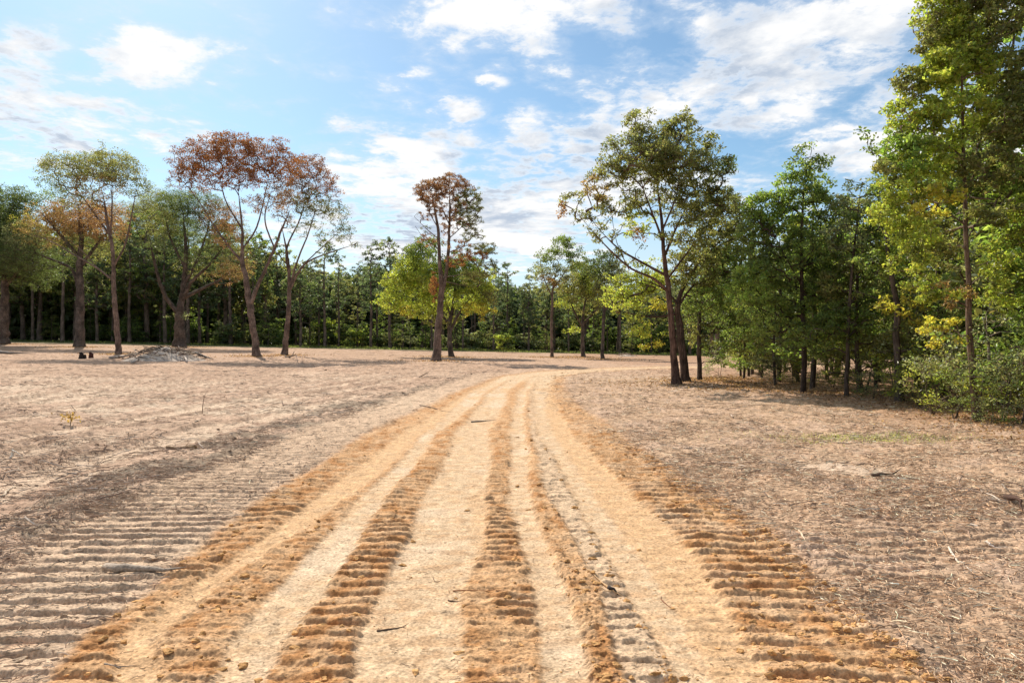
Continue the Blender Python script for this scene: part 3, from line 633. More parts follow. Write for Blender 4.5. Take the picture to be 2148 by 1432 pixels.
photo_tree('broadleaf_tree', 'tallest nearest tree, slim mottled trunk under a towering yellow green crown', (2048, 886),
  [(2048,886,24),(2044,820,18),(2035,740,17),(2031,660,15),(2033,600,14),(2028,520,12),(2025,430,11),(2022,340,9),(2018,200,7),(2020,50,5),(2030,-120,3)],
  [[(2030,640,4),(1980,600,3),(1920,590,2)],[(2028,500,4),(2080,440,3),(2150,400,2)],[(2026,470,5),(1970,420,4),(1900,390,2)],[(2024,400,5),(2100,300,4),(2180,240,2)],[(2022,330,5),(1960,280,4),(1890,260,2)],[(2018,180,4),(1970,100,3),(1950,40,2)],[(2032,560,3),(2090,540,2.5),(2148,530,1.5)]],
  [(1985,20,46,60,'lime',.7),(2070,40,70,80,'olive',.5),(2000,-90,60,70,'olive',.6),(2090,-90,80,80,'green',.7),(1960,140,44,50,'lime',.8),(2040,150,60,50,'lime',.6),(2130,160,50,60,'olive',.7),(1930,230,50,46,'lime',.7),(2010,240,60,50,'lime',.6),(2100,260,60,60,'olive',.6),(1900,320,44,50,'fresh',.7),(1970,330,60,50,'lime',.6),(2060,350,60,40,'olive',.5),(2140,350,50,60,'green',.6),(1890,400,40,36,'lime',.8),(1950,420,56,34,'yellow',.45),(1920,490,44,36,'lime',.6),(2080,440,50,34,'olive',.4),(2150,460,50,50,'lime',.6),(1970,530,44,36,'olive',.4),(1950,600,44,26,'lime',.5),(2090,560,44,40,'lime',.45),(2150,580,44,44,'green',.7),(2000,620,34,24,'tanl',.35),(1975,690,36,26,'yellow',.4),(1860,360,26,24,'olive',.7),(1870,450,34,34,'lime',.6),(1905,545,40,34,'lime',.5),(2040,470,60,44,'olive',.4,1.2),(2110,350,60,60,'green',.6,1.2),(2020,90,60,60,'lime',.7),(1950,60,24,40,'olive',.7),(1915,170,26,36,'olive',.8)],
  seed=25, bark=(.15,.10,.07), group=GE, per=20, boost=2.4, leaf=(.085,.6), spacing=.27, spread=.15, thin=.0045, twig_col=(.24,.18,.13), bare=.08)
photo_tree('sapling', 'slender curved sapling leaning right beside the near tree trunk', (2058, 880), [(2058,880,9),(2055,830,9),(2066,790,8),(2075,750,8),(2072,700,7),(2064,670,5),(2080,630,3)],
  [[(2070,690,3),(2110,660,3),(2148,650,2)]], [(2110,640,40,20,'lime',.4),(2070,620,24,16,'lime',.5),(2140,670,26,20,'green',.6)],
  seed=26, bark=(.22,.18,.14), per=18, leaf=(.085,.55), spacing=.27, spread=.18, thin=.004, cat='sapling')

# ------------------------------------------------------------------ far tree line and the wood behind the edge
def lm(x, y, z, rx, rz, c, d, ry=None): return (x, y, z, rx, ry or rx, rz, G[c] if isinstance(c, str) else c, d)
def copy_tree(o, loc, rz, sc, label=None, group=None):
    r = o.copy(); col_main.objects.link(r); r.location = loc; r.rotation_euler = (0, 0, rz); r.scale = sc
    if label: r['label'] = label
    if group: r['group'] = group
    for ch in o.children:
        c = ch.copy(); col_main.objects.link(c); c.parent = r
    return r
def proto(name, cat, paths, lobes, **kw):
    root = empty(name, (0, 0, 0)); tag(root, None, cat); make_tree(name, root, paths, lobes, **kw); return [root, False, name]
def place(pr, loc, rz, sc, label, group):
    if not pr[1]:
        o = pr[0]; pr[1] = True; o.location = loc; o.rotation_euler = (0, 0, rz); o.scale = sc; o['label'] = label; o['group'] = group; return o
    return copy_tree(pr[0], loc, rz, sc, label, group)
FK = dict(leaf=(.30, .55), thin=.03, spread=.42, per=13, spacing=1.1, bark=(.15, .11, .085))
PINES = []
for k, sd_ in enumerate((31, 32, 33)):
    r_ = np.random.default_rng(sd_); lb = []
    for i in range(11):
        zz = 7.2+i*.72; a = r_.uniform(0, 6.28); q = (1.6-abs(zz-11)*.22)*r_.uniform(.5, 1.1)
        lb.append(lm(q*math.cos(a), q*math.sin(a), zz, r_.uniform(.8, 1.4), r_.uniform(.45, .75), ('blue', 'dark', 'blue', 'dull')[r_.integers(4)], 1.0))
    lb.append(lm(.1, 0, 14.9, .9, .6, 'blue', 1.1))
    PINES.append(proto('pine_tree', 'tree', [[(0, 0, -.3, .20), (.1, .05, 5, .16), (.0, .1, 10, .10), (.1, 0, 14.6, .03)]], lb, seed=sd_, up=.8, **FK))
OAKS = []
for k, sd_ in enumerate((36, 37, 38)):
    r_ = np.random.default_rng(sd_); lb = []
    for i in range(10):
        a = r_.uniform(0, 6.28); q = r_.uniform(.8, 2.6); zz = r_.uniform(4.5, 11.5)
        lb.append(lm(q*math.cos(a), q*math.sin(a), zz, r_.uniform(1.3, 2.0), r_.uniform(.9, 1.5), [('dull', 'olive', 'dark'), ('green', 'olive', 'dark'), ('dark', 'blue', 'dull')][k][r_.integers(3)], .8))
    lb.append(lm(0, 0, 12, 2, 1.3, ('olive', 'green', 'dull')[k], .9))
    OAKS.append(proto('oak_tree', 'tree', [[(0, 0, -.3, .24), (.1, .1, 4, .2), (-.1, .1, 8, .12), (.1, 0, 12, .04)]], lb, seed=sd_, **FK))
FS = dict(leaf=(.30, .6), thin=.015, spread=.4, per=18, spacing=.8, bark=BK)
SHR = []
for k, sd_ in enumerate((41, 42, 43)):
    r_ = np.random.default_rng(sd_); lb = []
    for i in range(7):
        a = r_.uniform(0, 6.28); q = r_.uniform(.2, 1.3)
        lb.append(lm(q*math.cos(a), q*math.sin(a), r_.uniform(.7, 3.2), r_.uniform(.7, 1.1), r_.uniform(.5, .9), [('dark', 'green'), ('lime', 'green'), ('dull', 'dark')][k][r_.integers(2)], .8))
    SHR.append(proto('shrub', 'shrub', [[(0, 0, -.2, .06), (.2, .1, 1.5, .04), (.1, 0, 3, .015)], [(0, 0, .2, .04), (-.5, .3, 1.8, .02)]], lb, seed=sd_, **FS))
r_ = np.random.default_rng(5)
def sect(px):
    if px < 480: return 'behind the left oaks'
    if px < 800: return 'between red crowned trees and lone pine'
    if px < 1130: return 'behind the lone pine'
    return 'behind the three small trees'
REG = {}
def reg(o, key, fmt): REG.setdefault(key, []).append((o, fmt))
ORD = ['first', 'second', 'third', 'fourth', 'fifth', 'sixth', 'seventh', 'eighth', 'ninth', 'tenth', 'eleventh', 'twelfth', 'thirteenth', 'fourteenth', 'fifteenth', 'sixteenth', 'seventeenth', 'eighteenth', 'nineteenth', 'twentieth']
def finish_labels():
    for key, L in REG.items():
        L.sort(key=lambda t: t[0].location[0]/max(t[0].location[1], .5))
        for i, (o, fmt) in enumerate(L): o['label'] = fmt.replace('#', ORD[i] if i < 20 else '%dth' % (i+1) if (i+1) % 10 not in (1, 2, 3) else '%d%s' % (i+1, {1: 'st', 2: 'nd', 3: 'rd'}[(i+1) % 10]))
def far_h(px):
    return float(np.interp(px, [-200, 100, 480, 560, 640, 800, 1000, 1090, 1135, 1240, 1400, 1700], [22, 22, 20, 18.5, 16.5, 16.8, 16, 14, 12.5, 14, 14.5, 15]))
rows = [(107, 112, 5.0), (113, 119, 4.2), (120, 128, 4.2), (129, 141, 4.6)]
for ri, (y0, y1, step) in enumerate(rows):
    x = -98.0
    while x < 62:
        Y = r_.uniform(y0, y1); X = x+r_.uniform(-1.2, 1.2); px = HX+X/Y*F; x += step*r_.uniform(.7, 1.3)
        H = far_h(px)*r_.uniform(.72, 1.08); pine = r_.random() < (.75 if 560 < px < 1130 else .5)
        pool, h0, nm = (PINES, 15.3, 'pine') if pine else (OAKS, 13.2, 'leafy tree')
        w = H/h0; ws = w*r_.uniform(.85, 1.25)
        rw = 'front' if ri < 2 else 'back'
        o_ = place(pool[r_.integers(3)], (X, Y, float(zt(X, Y))-.1), r_.uniform(0, 6.28), (ws, ws, w),
              'far tree', 'trees of the far tree line')
        if -60 < px < 1480: reg(o_, (pine, ri, sect(px)), '# '+('pine' if pine else 'leafy tree')+' of the '+('front', 'second', 'third', 'back')[ri]+' row '+sect(px))
        else: reg(o_, ('out', pine, ri, px < 0), '# '+('pine' if pine else 'leafy tree')+' of the '+('front', 'second', 'third', 'back')[ri]+' row beyond the '+('left' if px < 0 else 'right')+' photo edge')
x = -96.0
while x < 60:
    Y = r_.uniform(112, 128); px = HX+x/Y*F; s_ = r_.uniform(.7, 1.35)
    k = int(r_.choice([0, 2]))
    o_ = place(SHR[k], (x, Y, float(zt(x, Y))-.1), r_.uniform(0, 6.28), (s_*1.15, s_*1.15, s_), 'far shrub', 'shrubs under the far tree line')
    cn = ('dark green', 'bright green', 'dull green')[k]
    reg(o_, ('shr', k, sect(px)), '# '+cn+' tree line shrub '+sect(px))
    x += r_.uniform(1.3, 3.4)
for (px, py, s_, lab) in [(688, 727, 1.35, 'bright yellow green young tree against dark pines right of the red crowned trees'), (1056, 739, .75, 'small lime bush at the foot of the tree line right of the lone pine'),
                          (745, 729, .9, 'light green bush at the tree line, third of the way to the lone pine')]:
    X, Y, z = at(px, py); o = place(SHR[1], (X, Y-1, z-.1), r_.uniform(0, 6), (s_, s_, s_*1.1), lab, 'shrubs under the far tree line')
# wood on the right
BUSHY = []
FB = dict(boost=.8, leaf=(.13, .55), thin=.01, spread=.24, per=15, spacing=.52, bark=BK)
for k, sd_ in enumerate((51, 52, 53)):
    r_2 = np.random.default_rng(sd_); lb = []
    for i in range(15):
        zz = 1.5+i*.44; a = r_2.uniform(0, 6.28); q = r_2.uniform(.2, 1.1)
        lb.append(lm(q*math.cos(a), q*math.sin(a), zz, r_2.uniform(.7, 1.15)*(1.1-.05*i), r_2.uniform(.4, .7), [('green', 'dull'), ('fresh', 'lime'), ('olive', 'green')][k][r_2.integers(2)], .8))
    BUSHY.append(proto('broadleaf_tree', 'tree', [[(0, 0, -.2, .09), (.1, .05, 2.5, .07), (.0, .1, 5, .045), (.1, 0, 7.6, .015)]], lb, seed=sd_, **FB))
SH2 = []
for k, sd_ in enumerate((56, 57, 58)):
    r_2 = np.random.default_rng(sd_); lb = []
    for i in range(13):
        a = r_2.uniform(0, 6.28); q = r_2.uniform(.1, .85)
        lb.append(lm(q*math.cos(a), q*math.sin(a), r_2.uniform(.15, 1.7)*(1.1-.5*q), r_2.uniform(.16, .36), r_2.uniform(.10, .24), [('sage', 'sage'), ('lime', 'olive'), ('dull', 'green')][k][r_2.integers(2)], .45))
    SH2.append(proto('shrub', 'shrub', [[(0, 0, -.1, .02), (.1, .1, .6, .012), (.05, 0, 1.2, .006)], [(0, 0, .05, .014), (-.3, .2, .9, .006)]], lb, seed=sd_, leaf=(.065, .5), thin=.004, spread=.15, per=13, spacing=.22, stray=.3, bark=(.16, .12, .09)))
EX = np.array([10.6, 10.2, 9.6, 9.9, 10.9, 10.2, 9.0, 8.3, 7.9, 8.4]); EY = np.array([-3, 6, 11, 14, 18.3, 19.5, 21.5, 25, 29, 34])
def edge_x(Y): return float(np.interp(Y, EY, EX))
GW = 'trees inside the wood on the right'
def whe(Y, dd):
    a = 'behind the large pair' if Y > 25 else ('by the pointed tree' if Y > 19.5 else ('behind the crooked trunk' if Y > 15.5 else ('behind the tall near tree' if Y > 10 else 'beyond the right edge')))
    return a
for (dy, dx0, dx1, s0, s1) in [(1.7, 1.0, 2.4, .55, .95), (1.6, 2.8, 4.6, .75, 1.1), (1.8, 5, 8, 1.05, 1.4), (1.9, 8.5, 13, 1.2, 1.65), (2.2, 14, 22, 1.5, 2.0)]:
    Y = 1.0
    while Y < 39:
        k = int(r_.integers(3)); X = edge_x(Y)+r_.uniform(dx0, dx1); s_ = r_.uniform(s0, s1)*(.82 if Y > 24 else 1)
        if Y > 30: X += (Y-30)*.5
        o_ = place(BUSHY[k], (X, Y, float(zt(X, Y))-.1), r_.uniform(0, 6.28), (s_*1.1, s_*1.1, s_),
              'wood tree', GW)
        reg(o_, ('wood', k, dx0, whe(Y, 0)), '# '+('dark', 'fresh green', 'olive')[k]+' young tree, '+{1.0: 'outermost', 2.8: 'second', 5: 'third', 8.5: 'fourth', 14: 'deepest'}[dx0]+' row of the wood '+whe(Y, 0))
        Y += dy*r_.uniform(.7, 1.3)
x = -96.0
while x < 58:
    Y = r_.uniform(109, 123); px = HX+x/Y*F; s_ = r_.uniform(.5, 1.1); k = int(r_.integers(3))
    o_ = place(BUSHY[k], (x, Y, float(zt(x, Y))-.1), r_.uniform(0, 6.28), (s_*1.3, s_*1.3, s_), 'x', 'young trees in the far tree line')
    reg(o_, ('yt', k, sect(px)), '# '+('dark', 'fresh green', 'olive')[k]+' young tree of the tree line '+sect(px)); x += r_.uniform(1.8, 6.0)
for (X, Y) in [(22, 62), (28, 66), (35, 60), (42, 64), (50, 70), (31, 74), (24, 80), (38, 78), (46, 82), (27, 92), (36, 95), (48, 60), (56, 75)]:
    s_ = r_.uniform(1.0, 1.2)
    o_ = place(OAKS[int(r_.integers(3))], (X, Y, float(zt(X, Y))-.1), r_.uniform(0, 6), (s_, s_, s_*.95), 'x', 'trees beyond the road bend')
    reg(o_, 'bend', '# rounded tree from the left beyond the road bend, past the large pair')
for (X, Y, k, s_, lab) in [(11.8, 15.2, 1, 1.25, 'tall yellow green tree just left of and behind the near tree'), (13.2, 14.0, 1, 1.5, 'tall yellow green tree directly behind the near tree'), (12.6, 17.2, 2, 1.4, 'tall olive tree between the crooked trunk and the near tree'),
        (11.6, 11.0, 1, 1.35, 'tall yellow green tree cut off by the right edge of the photo'), (14.5, 17.0, 0, 1.7, 'tall green tree rising behind the crooked trunk')]:
    place(BUSHY[k], (X, Y, float(zt(X, Y))-.1), X, (s_*1.15, s_*1.15, s_), lab, GW)
def shrub(X, Y, k, s_, lab):
    return place(SH2[k], (X, Y, float(zt(X, Y))-.05), r_.uniform(0, 6.28), (s_*1.15, s_*1.15, s_), lab, 'shrubs along the foot of the wood')
for i, (px, py, k, s_, lab) in enumerate([(1960, 868, 0, 1.0, 'grey green rounded shrub left of the tall near trunk'), (2000, 878, 1, .9, 'yellow green shrub touching the tall near trunk on its left'),
        (2100, 888, 0, 1.1, 'grey green shrub right of the tall near trunk'), (2140, 895, 2, 1.0, 'dark shrub at the right edge of the photo'), (1925, 850, 1, .8, 'small yellowish shrub right of the crooked dark trunk'),
        (2075, 893, 2, .5, 'low dark plant at the foot of the curved sapling'), (1830, 838, 2, .7, 'dark low shrub left of the crooked dark trunk'), (1980, 850, 1, 1.3, 'tall yellow green shrub standing behind the grey green one')]):
    X, Y, z = at(px, py); shrub(X, Y, k, s_, lab)
Y = 1.0
while Y < 38:
    k = int(r_.integers(3)); X = edge_x(Y)+r_.uniform(.7, 2.8)
    if Y > 30: X += (Y-30)*.5
    o_ = shrub(X, Y, k, r_.uniform(.6, 1.5), 'x'); reg(o_, ('ug', k, whe(Y, 0)), '# '+('grey green', 'yellow green', 'dark green')[k]+' undergrowth shrub from the left '+whe(Y, 0)); Y += r_.uniform(.25, .6) if Y < 16 else r_.uniform(1.0, 2.6)

# ------------------------------------------------------------------ the distant forest as one mass
def forest_mass():
    r2 = np.random.default_rng(77)
    n = 130; ang = np.linspace(-58, 50, n)+r2.normal(0, .3, n)
    C = []; Cc = []
    for a in ang:
        for row in (0, 1):
            D = 150+row*14+r2.uniform(-4, 4); X = D*math.sin(R(a)); Y = D*math.cos(R(a)); px = HX+F*math.tan(R(a))
            H = far_h(px)*1.0*r2.uniform(.85, 1.05)
            m = 520; u = norm(r2.normal(0, 1, (m, 3)))*(r2.uniform(0, 1, (m, 1))**.4)
            P = np.array([X, Y, H*.5+float(zt(X, Y))])+u*np.array([4.2, 3, H*.52]); C.append(P)
            c = np.array(G[('dark', 'blue', 'dull', 'dark')[r2.integers(4)]]); Cc.append(np.repeat(c[None]*(1+.2*r2.normal(0, 1, (m, 1))), m, 0) if 0 else np.tile(c, (m, 1))*(1+.2*r2.normal(0, 1, (m, 1))))
    m = 26000; a = r2.uniform(-58, 50, m); D = r2.uniform(165, 172, m)
    P = np.stack([D*np.sin(np.radians(a)), D*np.cos(np.radians(a)), r2.uniform(0, 7, m)], 1); P[:, 2] += np.maximum(zt(P[:, 0], P[:, 1]), -1)
    C.append(P); Cc.append(np.tile(np.array(G['dull']), (m, 1))*(1+.2*r2.normal(0, 1, (m, 1))))
    C = np.concatenate(C); Cc = np.concatenate(Cc); k = C[:, 2] > -1; C = C[k]; Cc = Cc[k]
    V, Fq = leaf_mesh(C, 1.5, .7, r2, .2)
    o = mesh_from('distant_forest', V, [Fq], M_LEAF, None, np.repeat(np.clip(Cc, .01, .5), 4, 0))
    tag(o, 'dark continuous forest far behind the first trees', 'forest', kind='stuff')
forest_mass()

# ------------------------------------------------------------------ straw, clods, grass
def zones(X, Y):
    e = edges(Y); Xr = road_x(X, Y)
    return Xr, e
def strands(name, n, sampler, length, width, cols, r2, lift=.004, label='', cat=''):
    X, Y, sc = sampler(n); n = len(X)
    z = detail(X, Y, False)
    a = r2.uniform(0, np.pi, n); a = np.where(r2.random(n) < .55, r2.normal(.15, .5, n), a)
    L = (r2.uniform(.35, 1.3, n)**1.5)*length*sc; w = width*r2.uniform(.5, 1.5, n)*sc
    d = np.stack([np.cos(a), np.sin(a), r2.normal(0, .14, n)], 1); s = np.stack([-np.sin(a), np.cos(a), np.zeros(n)], 1)
    c = np.stack([X, Y, z+lift*sc+np.abs(d[:, 2])*L*.5*.6], 1)
    bend = r2.normal(0, .12, n)[:, None]*L[:, None]*s+np.array([0, 0, .04])*L[:, None]
    up = np.array([0, 0, .6])[None]
    ps = [c-d*L[:, None]*.5, c+bend, c+d*L[:, None]*.5]
    V = []
    for p in ps:
        V += [p-s*w[:, None]*.5, p+up*w[:, None], p+s*w[:, None]*.5]
    V = np.stack(V, 1).reshape(-1, 3); k = (np.arange(n)*9)[:, None]
    Q = np.concatenate([k+np.array([[0, 1, 4, 3]]), k+np.array([[1, 2, 5, 4]]), k+np.array([[3, 4, 7, 6]]), k+np.array([[4, 5, 8, 7]])])
    cc = np.array(cols)[r2.integers(0, len(cols), n)]*(1+.25*r2.normal(0, 1, (n, 1)))
    o = mesh_from(name, V, [Q], M_STRAW, None, np.repeat(np.clip(cc, .02, .75), 9, 0)); tag(o, label, cat, kind='stuff')
r2 = np.random.default_rng(88)
def samp_right(n):
    q = r2.uniform(40, 1000, n*3)**1.0; Y = F*CH/q; Y = np.where(r2.random(n*3) < .5, Y, F*CH/(40+(q-40)*.35))
    X = r2.uniform(0, 1, n*3)*(.85*Y+1.5)
    Xr, e = zones(X, Y); den = .25+.75*ss(-.5, .4, fbm(X*.8, Y*.8, 71, 3))
    k = (Xr > e[13]-.05*Y*r2.random(len(X))) & (r2.random(len(X)) < den) & (Y < 60); X, Y = X[k][:n], Y[k][:n]
    return X, Y, .8+.045*Y
def samp_left(n):
    q = r2.uniform(40, 1000, n*3); Y = F*CH/q; Y = np.where(r2.random(n*3) < .5, Y, F*CH/(40+(q-40)*.35))
    X = -r2.uniform(0, 1, n*3)*(.85*Y+1.5)
    Xr, e = zones(X, Y); BLm = (Xr > e[15]) & (Xr < e[14]+.15)
    den = np.where(BLm, .25+.75*ss(-.3, .3, fbm(X*1.2, Y*.8, 74, 3)+.25*ss(9, 4, Y)), np.where(Xr > e[14], .12, .05+.35*ss(.05, .6, fbm(X*.6, Y*.6, 72, 3))+.25*ss(14, 28, Y)))
    k = (Xr < e[0]) & (r2.random(len(X)) < den) & (Y < 60); X, Y = X[k][:n], Y[k][:n]
    return X, Y, .8+.045*Y
def samp_road(n):
    q = r2.uniform(100, 900, n*2); Y = F*CH/q; X = r2.uniform(-.6, .9, n*2)*Y
    Xr, e = zones(X, Y); k = (Xr > e[0]) & (Xr < e[13]); X, Y = X[k][:n], Y[k][:n]
    return X, Y, .55+.03*Y
strands('straw_litter', 75000, samp_right, .075, .0045, [(.64, .46, .30), (.56, .37, .23), (.46, .28, .165), (.72, .56, .39), (.30, .175, .10), (.52, .30, .16)], r2, label='shredded straw and bark litter covering the ground right of the road', cat='litter')
strands('straw_litter', 48000, samp_left, .10, .005, [(.50, .36, .25), (.40, .27, .18), (.26, .165, .11), (.60, .46, .33), (.44, .27, .17)], r2, label='grey brown straw and root litter on the ground left of the road', cat='litter')
strands('twig_litter', 3000, samp_road, .05, .004, [(.28, .17, .09), (.18, .11, .07), (.40, .26, .14)], r2, label='tiny twigs and bark crumbs on the tyre tracks', cat='litter')

def samp_debris(n):
    q = r2.uniform(22, 420, n*3); Y = F*CH/q; X = r2.uniform(-.82, .75, n*3)*Y
    Xr, e = zones(X, Y); den = ss(-.1, .5, fbm(X*.35, Y*.5, 75, 3))*np.where(X < 0, 1, .5)
    k = ((Xr < e[0]-.1) | (Xr > e[13]+.2)) & (r2.random(len(X)) < den+.1) & (Y < 90) & (Y > 4.5) & ((Xr < e[14]) | (Xr > e[13])) & (np.abs(road_x(X, Y)-.6) > 1.9); X, Y = X[k][:n], Y[k][:n]
    return X, Y, .6+.028*Y
strands('woody_debris', 4200, samp_debris, .24, .012, [(.36, .24, .16), (.24, .15, .10), (.17, .11, .08), (.46, .37, .29), (.36, .22, .13)], r2, .012, 'broken roots, bark and small branches scattered over the cleared ground', 'debris')
def ico(sub):
    import bmesh
    b = bmesh.new(); bmesh.ops.create_icosphere(b, subdivisions=sub, radius=1); v = np.array([x.co[:] for x in b.verts]); f = np.array([[x.index for x in fc.verts] for fc in b.faces]); b.free(); return v, f
IV, IF = ico(2)
def clods(name, X, Y, size, C, r2, label, cat, mat=None, squash=.55):
    n = len(X); z = detail(X, Y, False); m = len(IV)
    ph = r2.uniform(0, 6.28, (n, 3, 1))
    x, y, zz = IV.T[None, 0], IV.T[None, 1], IV.T[None, 2]
    rr = 1+.22*np.sin(3.1*x+ph[:, 0])+.20*np.sin(4.3*y+ph[:, 1]+2*zz)+.16*np.sin(6.7*zz+ph[:, 2]+3*x)+.09*r2.normal(0, 1, (n, m))
    ax = size[:, None]*r2.uniform(.7, 1.5, (n, 1)); ay = size[:, None]*r2.uniform(.6, 1.0, (n, 1)); az = size[:, None]*squash*r2.uniform(.6, 1.2, (n, 1))
    a = r2.normal(0, .6, n)[:, None]; lx = x*rr*ax; ly = y*rr*ay
    V = np.stack([X[:, None]+lx*np.cos(a)-ly*np.sin(a), Y[:, None]+lx*np.sin(a)+ly*np.cos(a), z[:, None]+zz*rr*az+az*.25], 2).reshape(-1, 3)
    Fc = (np.arange(n)[:, None, None]*m+IF[None]).reshape(-1, 3)
    cc = np.repeat(C*(1+.15*r2.normal(0, 1, (n, 1))), m, 0)
    o = mesh_from(name, V, [Fc], mat or M_CLOD, None, np.clip(cc, .02, .8)); tag(o, label, cat, kind='stuff')
def clod_field():
    n = 90000; q = r2.uniform(60, 980, n); Y = F*CH/q; X = r2.uniform(-.85, .85, n)*Y*1.0
    Xr, e = zones(X, Y)
    w = np.full(n, .02); C = np.tile(np.array([.52, .29, .12]), (n, 1))
    def inb(a, b): return (Xr > a) & (Xr < b)
    w[inb(e[12], e[13])] = .15; w[inb(e[8], e[9])] = .30; w[inb(e[0], e[1])] = .12; w[inb(e[4], e[5])] = .07; w[inb(e[6], e[7])] = .09; w[inb(e[2], e[3])] = .10; w[inb(e[9], e[10])] = .03
    w[inb(e[13]-.25, e[13]+.05)] = .55
    w[inb(e[10]-.06*1, e[10])] = .35
    b = inb(e[15], e[14]); w[b] = .30; C[b] = (.27, .19, .13)
    g = inb(e[14], e[0]); w[g] = .05; C[g] = (.40, .29, .2)
    o = (Xr > e[13]) | (Xr < e[15]); w[o] = .035; C[o] = (.38, .26, .18)
    w *= .35+.9*ss(-.2, .5, fbm(X*1.8, Y*1.8, 73, 3))
    k = r2.random(n) < w*.85; X, Y, C = X[k], Y[k], C[k]
    size = (.004+.020*r2.random(len(X))**4)*(.9+.05*Y)
    clods('dirt_clods', X, Y, size, C, r2, 'crumbled clods of sandy soil thrown up beside the tracks', 'soil')
clod_field()
def grass_patch():
    n = 1300; X = 6.0+r2.normal(0, .85, n); Y = 11.4+r2.normal(0, .28, n)+.1*np.sin(X*5); z = detail(X, Y, False)
    h = r2.uniform(.015, .05, n)[:, None]; a = r2.uniform(0, 6.28, n); s = np.stack([np.cos(a), np.sin(a), 0*a], 1)*.006; t = np.stack([r2.normal(0, .5, n), r2.normal(0, .5, n), np.ones(n)], 1)*h
    c = np.stack([X, Y, z], 1); V = np.stack([c-s, c+s, c+t], 1).reshape(-1, 3); k = np.arange(n)*3
    o = mesh_from('grass', V, [np.stack([k, k+1, k+2], 1)], M_LEAF, None, np.repeat(np.array([[.33, .36, .15]])*(1+.3*r2.normal(0, 1, (n, 1))), 3, 0).clip(.02, .6)); tag(o, 'thin patch of short green grass before the wood', 'grass', kind='stuff')
    # lit grass and weeds under the far trees
    n = 30000; X = r2.uniform(-105, 60, n); Y = r2.uniform(104, 125, n); z = zt(X, Y); h = r2.uniform(.08, .35, n)[:, None]; a = r2.uniform(0, 6.28, n)
    s = np.stack([np.cos(a), np.sin(a), 0*a], 1)*.09; t = np.stack([r2.normal(0, .4, n), r2.normal(0, .4, n), np.ones(n)], 1)*h
    c = np.stack([X, Y, z], 1); V = np.stack([c-s, c+s, c+t], 1).reshape(-1, 3); k = np.arange(n)*3
    o = mesh_from('weeds', V, [np.stack([k, k+1, k+2], 1)], M_LEAF, None, np.repeat(np.array([[.12, .15, .055]])*(1+.3*r2.normal(0, 1, (n, 1))), 3, 0).clip(.02, .6)); tag(o, 'green weeds and grass under the far tree line', 'weeds', kind='stuff')
grass_patch()

def leaf_litter():
    P = []
    n = 12000; Y = r2.uniform(4, 30, n); ex = np.interp(Y, EY, EX); X = ex+r2.normal(.5, 1.1, n)+.8*fbm(Y*.5, Y*0, 81, 2); P.append(np.stack([X, Y], 1))
    for o in list(bpy.data.objects):
        if o.type == 'EMPTY' and o.get('group') == GL_ or o.get('group', '').startswith('pair of large'):
            m = 500; R_ = np.abs(r2.normal(0, 2.2, m)); a = r2.uniform(0, 6.28, m); P.append(np.stack([o.location[0]+R_*np.cos(a), o.location[1]+R_*np.sin(a)], 1))
    P = np.concatenate(P); z = detail(P[:, 0], P[:, 1], False)
    C0 = np.stack([P[:, 0], P[:, 1], z+.012+.0004*P[:, 1]], 1)
    V, Q = leaf_mesh(C0, .065, .6, r2, 1.6, .3)
    sc = np.repeat(1+np.clip(P[:, 1]-15, 0, 60)*.02, 4)[:, None]; cen = np.repeat(C0, 4, 0); V = cen+(V-cen)*sc
    cols = np.array([(.34, .20, .11), (.42, .27, .16), (.27, .16, .10), (.48, .34, .22), (.20, .12, .07)])[r2.integers(0, 5, len(C0))]*(1+.2*r2.normal(0, 1, (len(C0), 1)))
    o = mesh_from('leaf_litter', V, [Q], M_DRY, None, np.repeat(np.clip(cols, .02, .6), 4, 0)); tag(o, 'fallen brown leaves along the edge of the wood and under the trees', 'leaf litter', kind='stuff')
leaf_litter()
def seedling():
    x, y, z = at(147, 896); root = empty('seedling', (x, y, hz(x, y))); tag(root, 'small yellowing leafy seedling standing in sand at the left', 'seedling')
    r4 = np.random.default_rng(9); st = [[0, 0, -.03, .008], [.02, 0, .12, .006], [-.01, .01, .26, .003]]
    v, f = tube(np.array(st)[:, :3], np.array(st)[:, 3], 5, r4); mesh_from('stem', v, [f], M_BARK, root, np.tile((.16, .12, .06), (len(v), 1)), True)
    C0 = r4.normal(0, 1, (60, 3))*np.array([.08, .07, .05])+np.array([0, 0, .15]); V, Q = leaf_mesh(C0, .06, .6, r4, .5)
    mesh_from('foliage', V, [Q], M_LEAF, root, np.tile((.34, .24, .11), (len(V), 1)))
seedling()

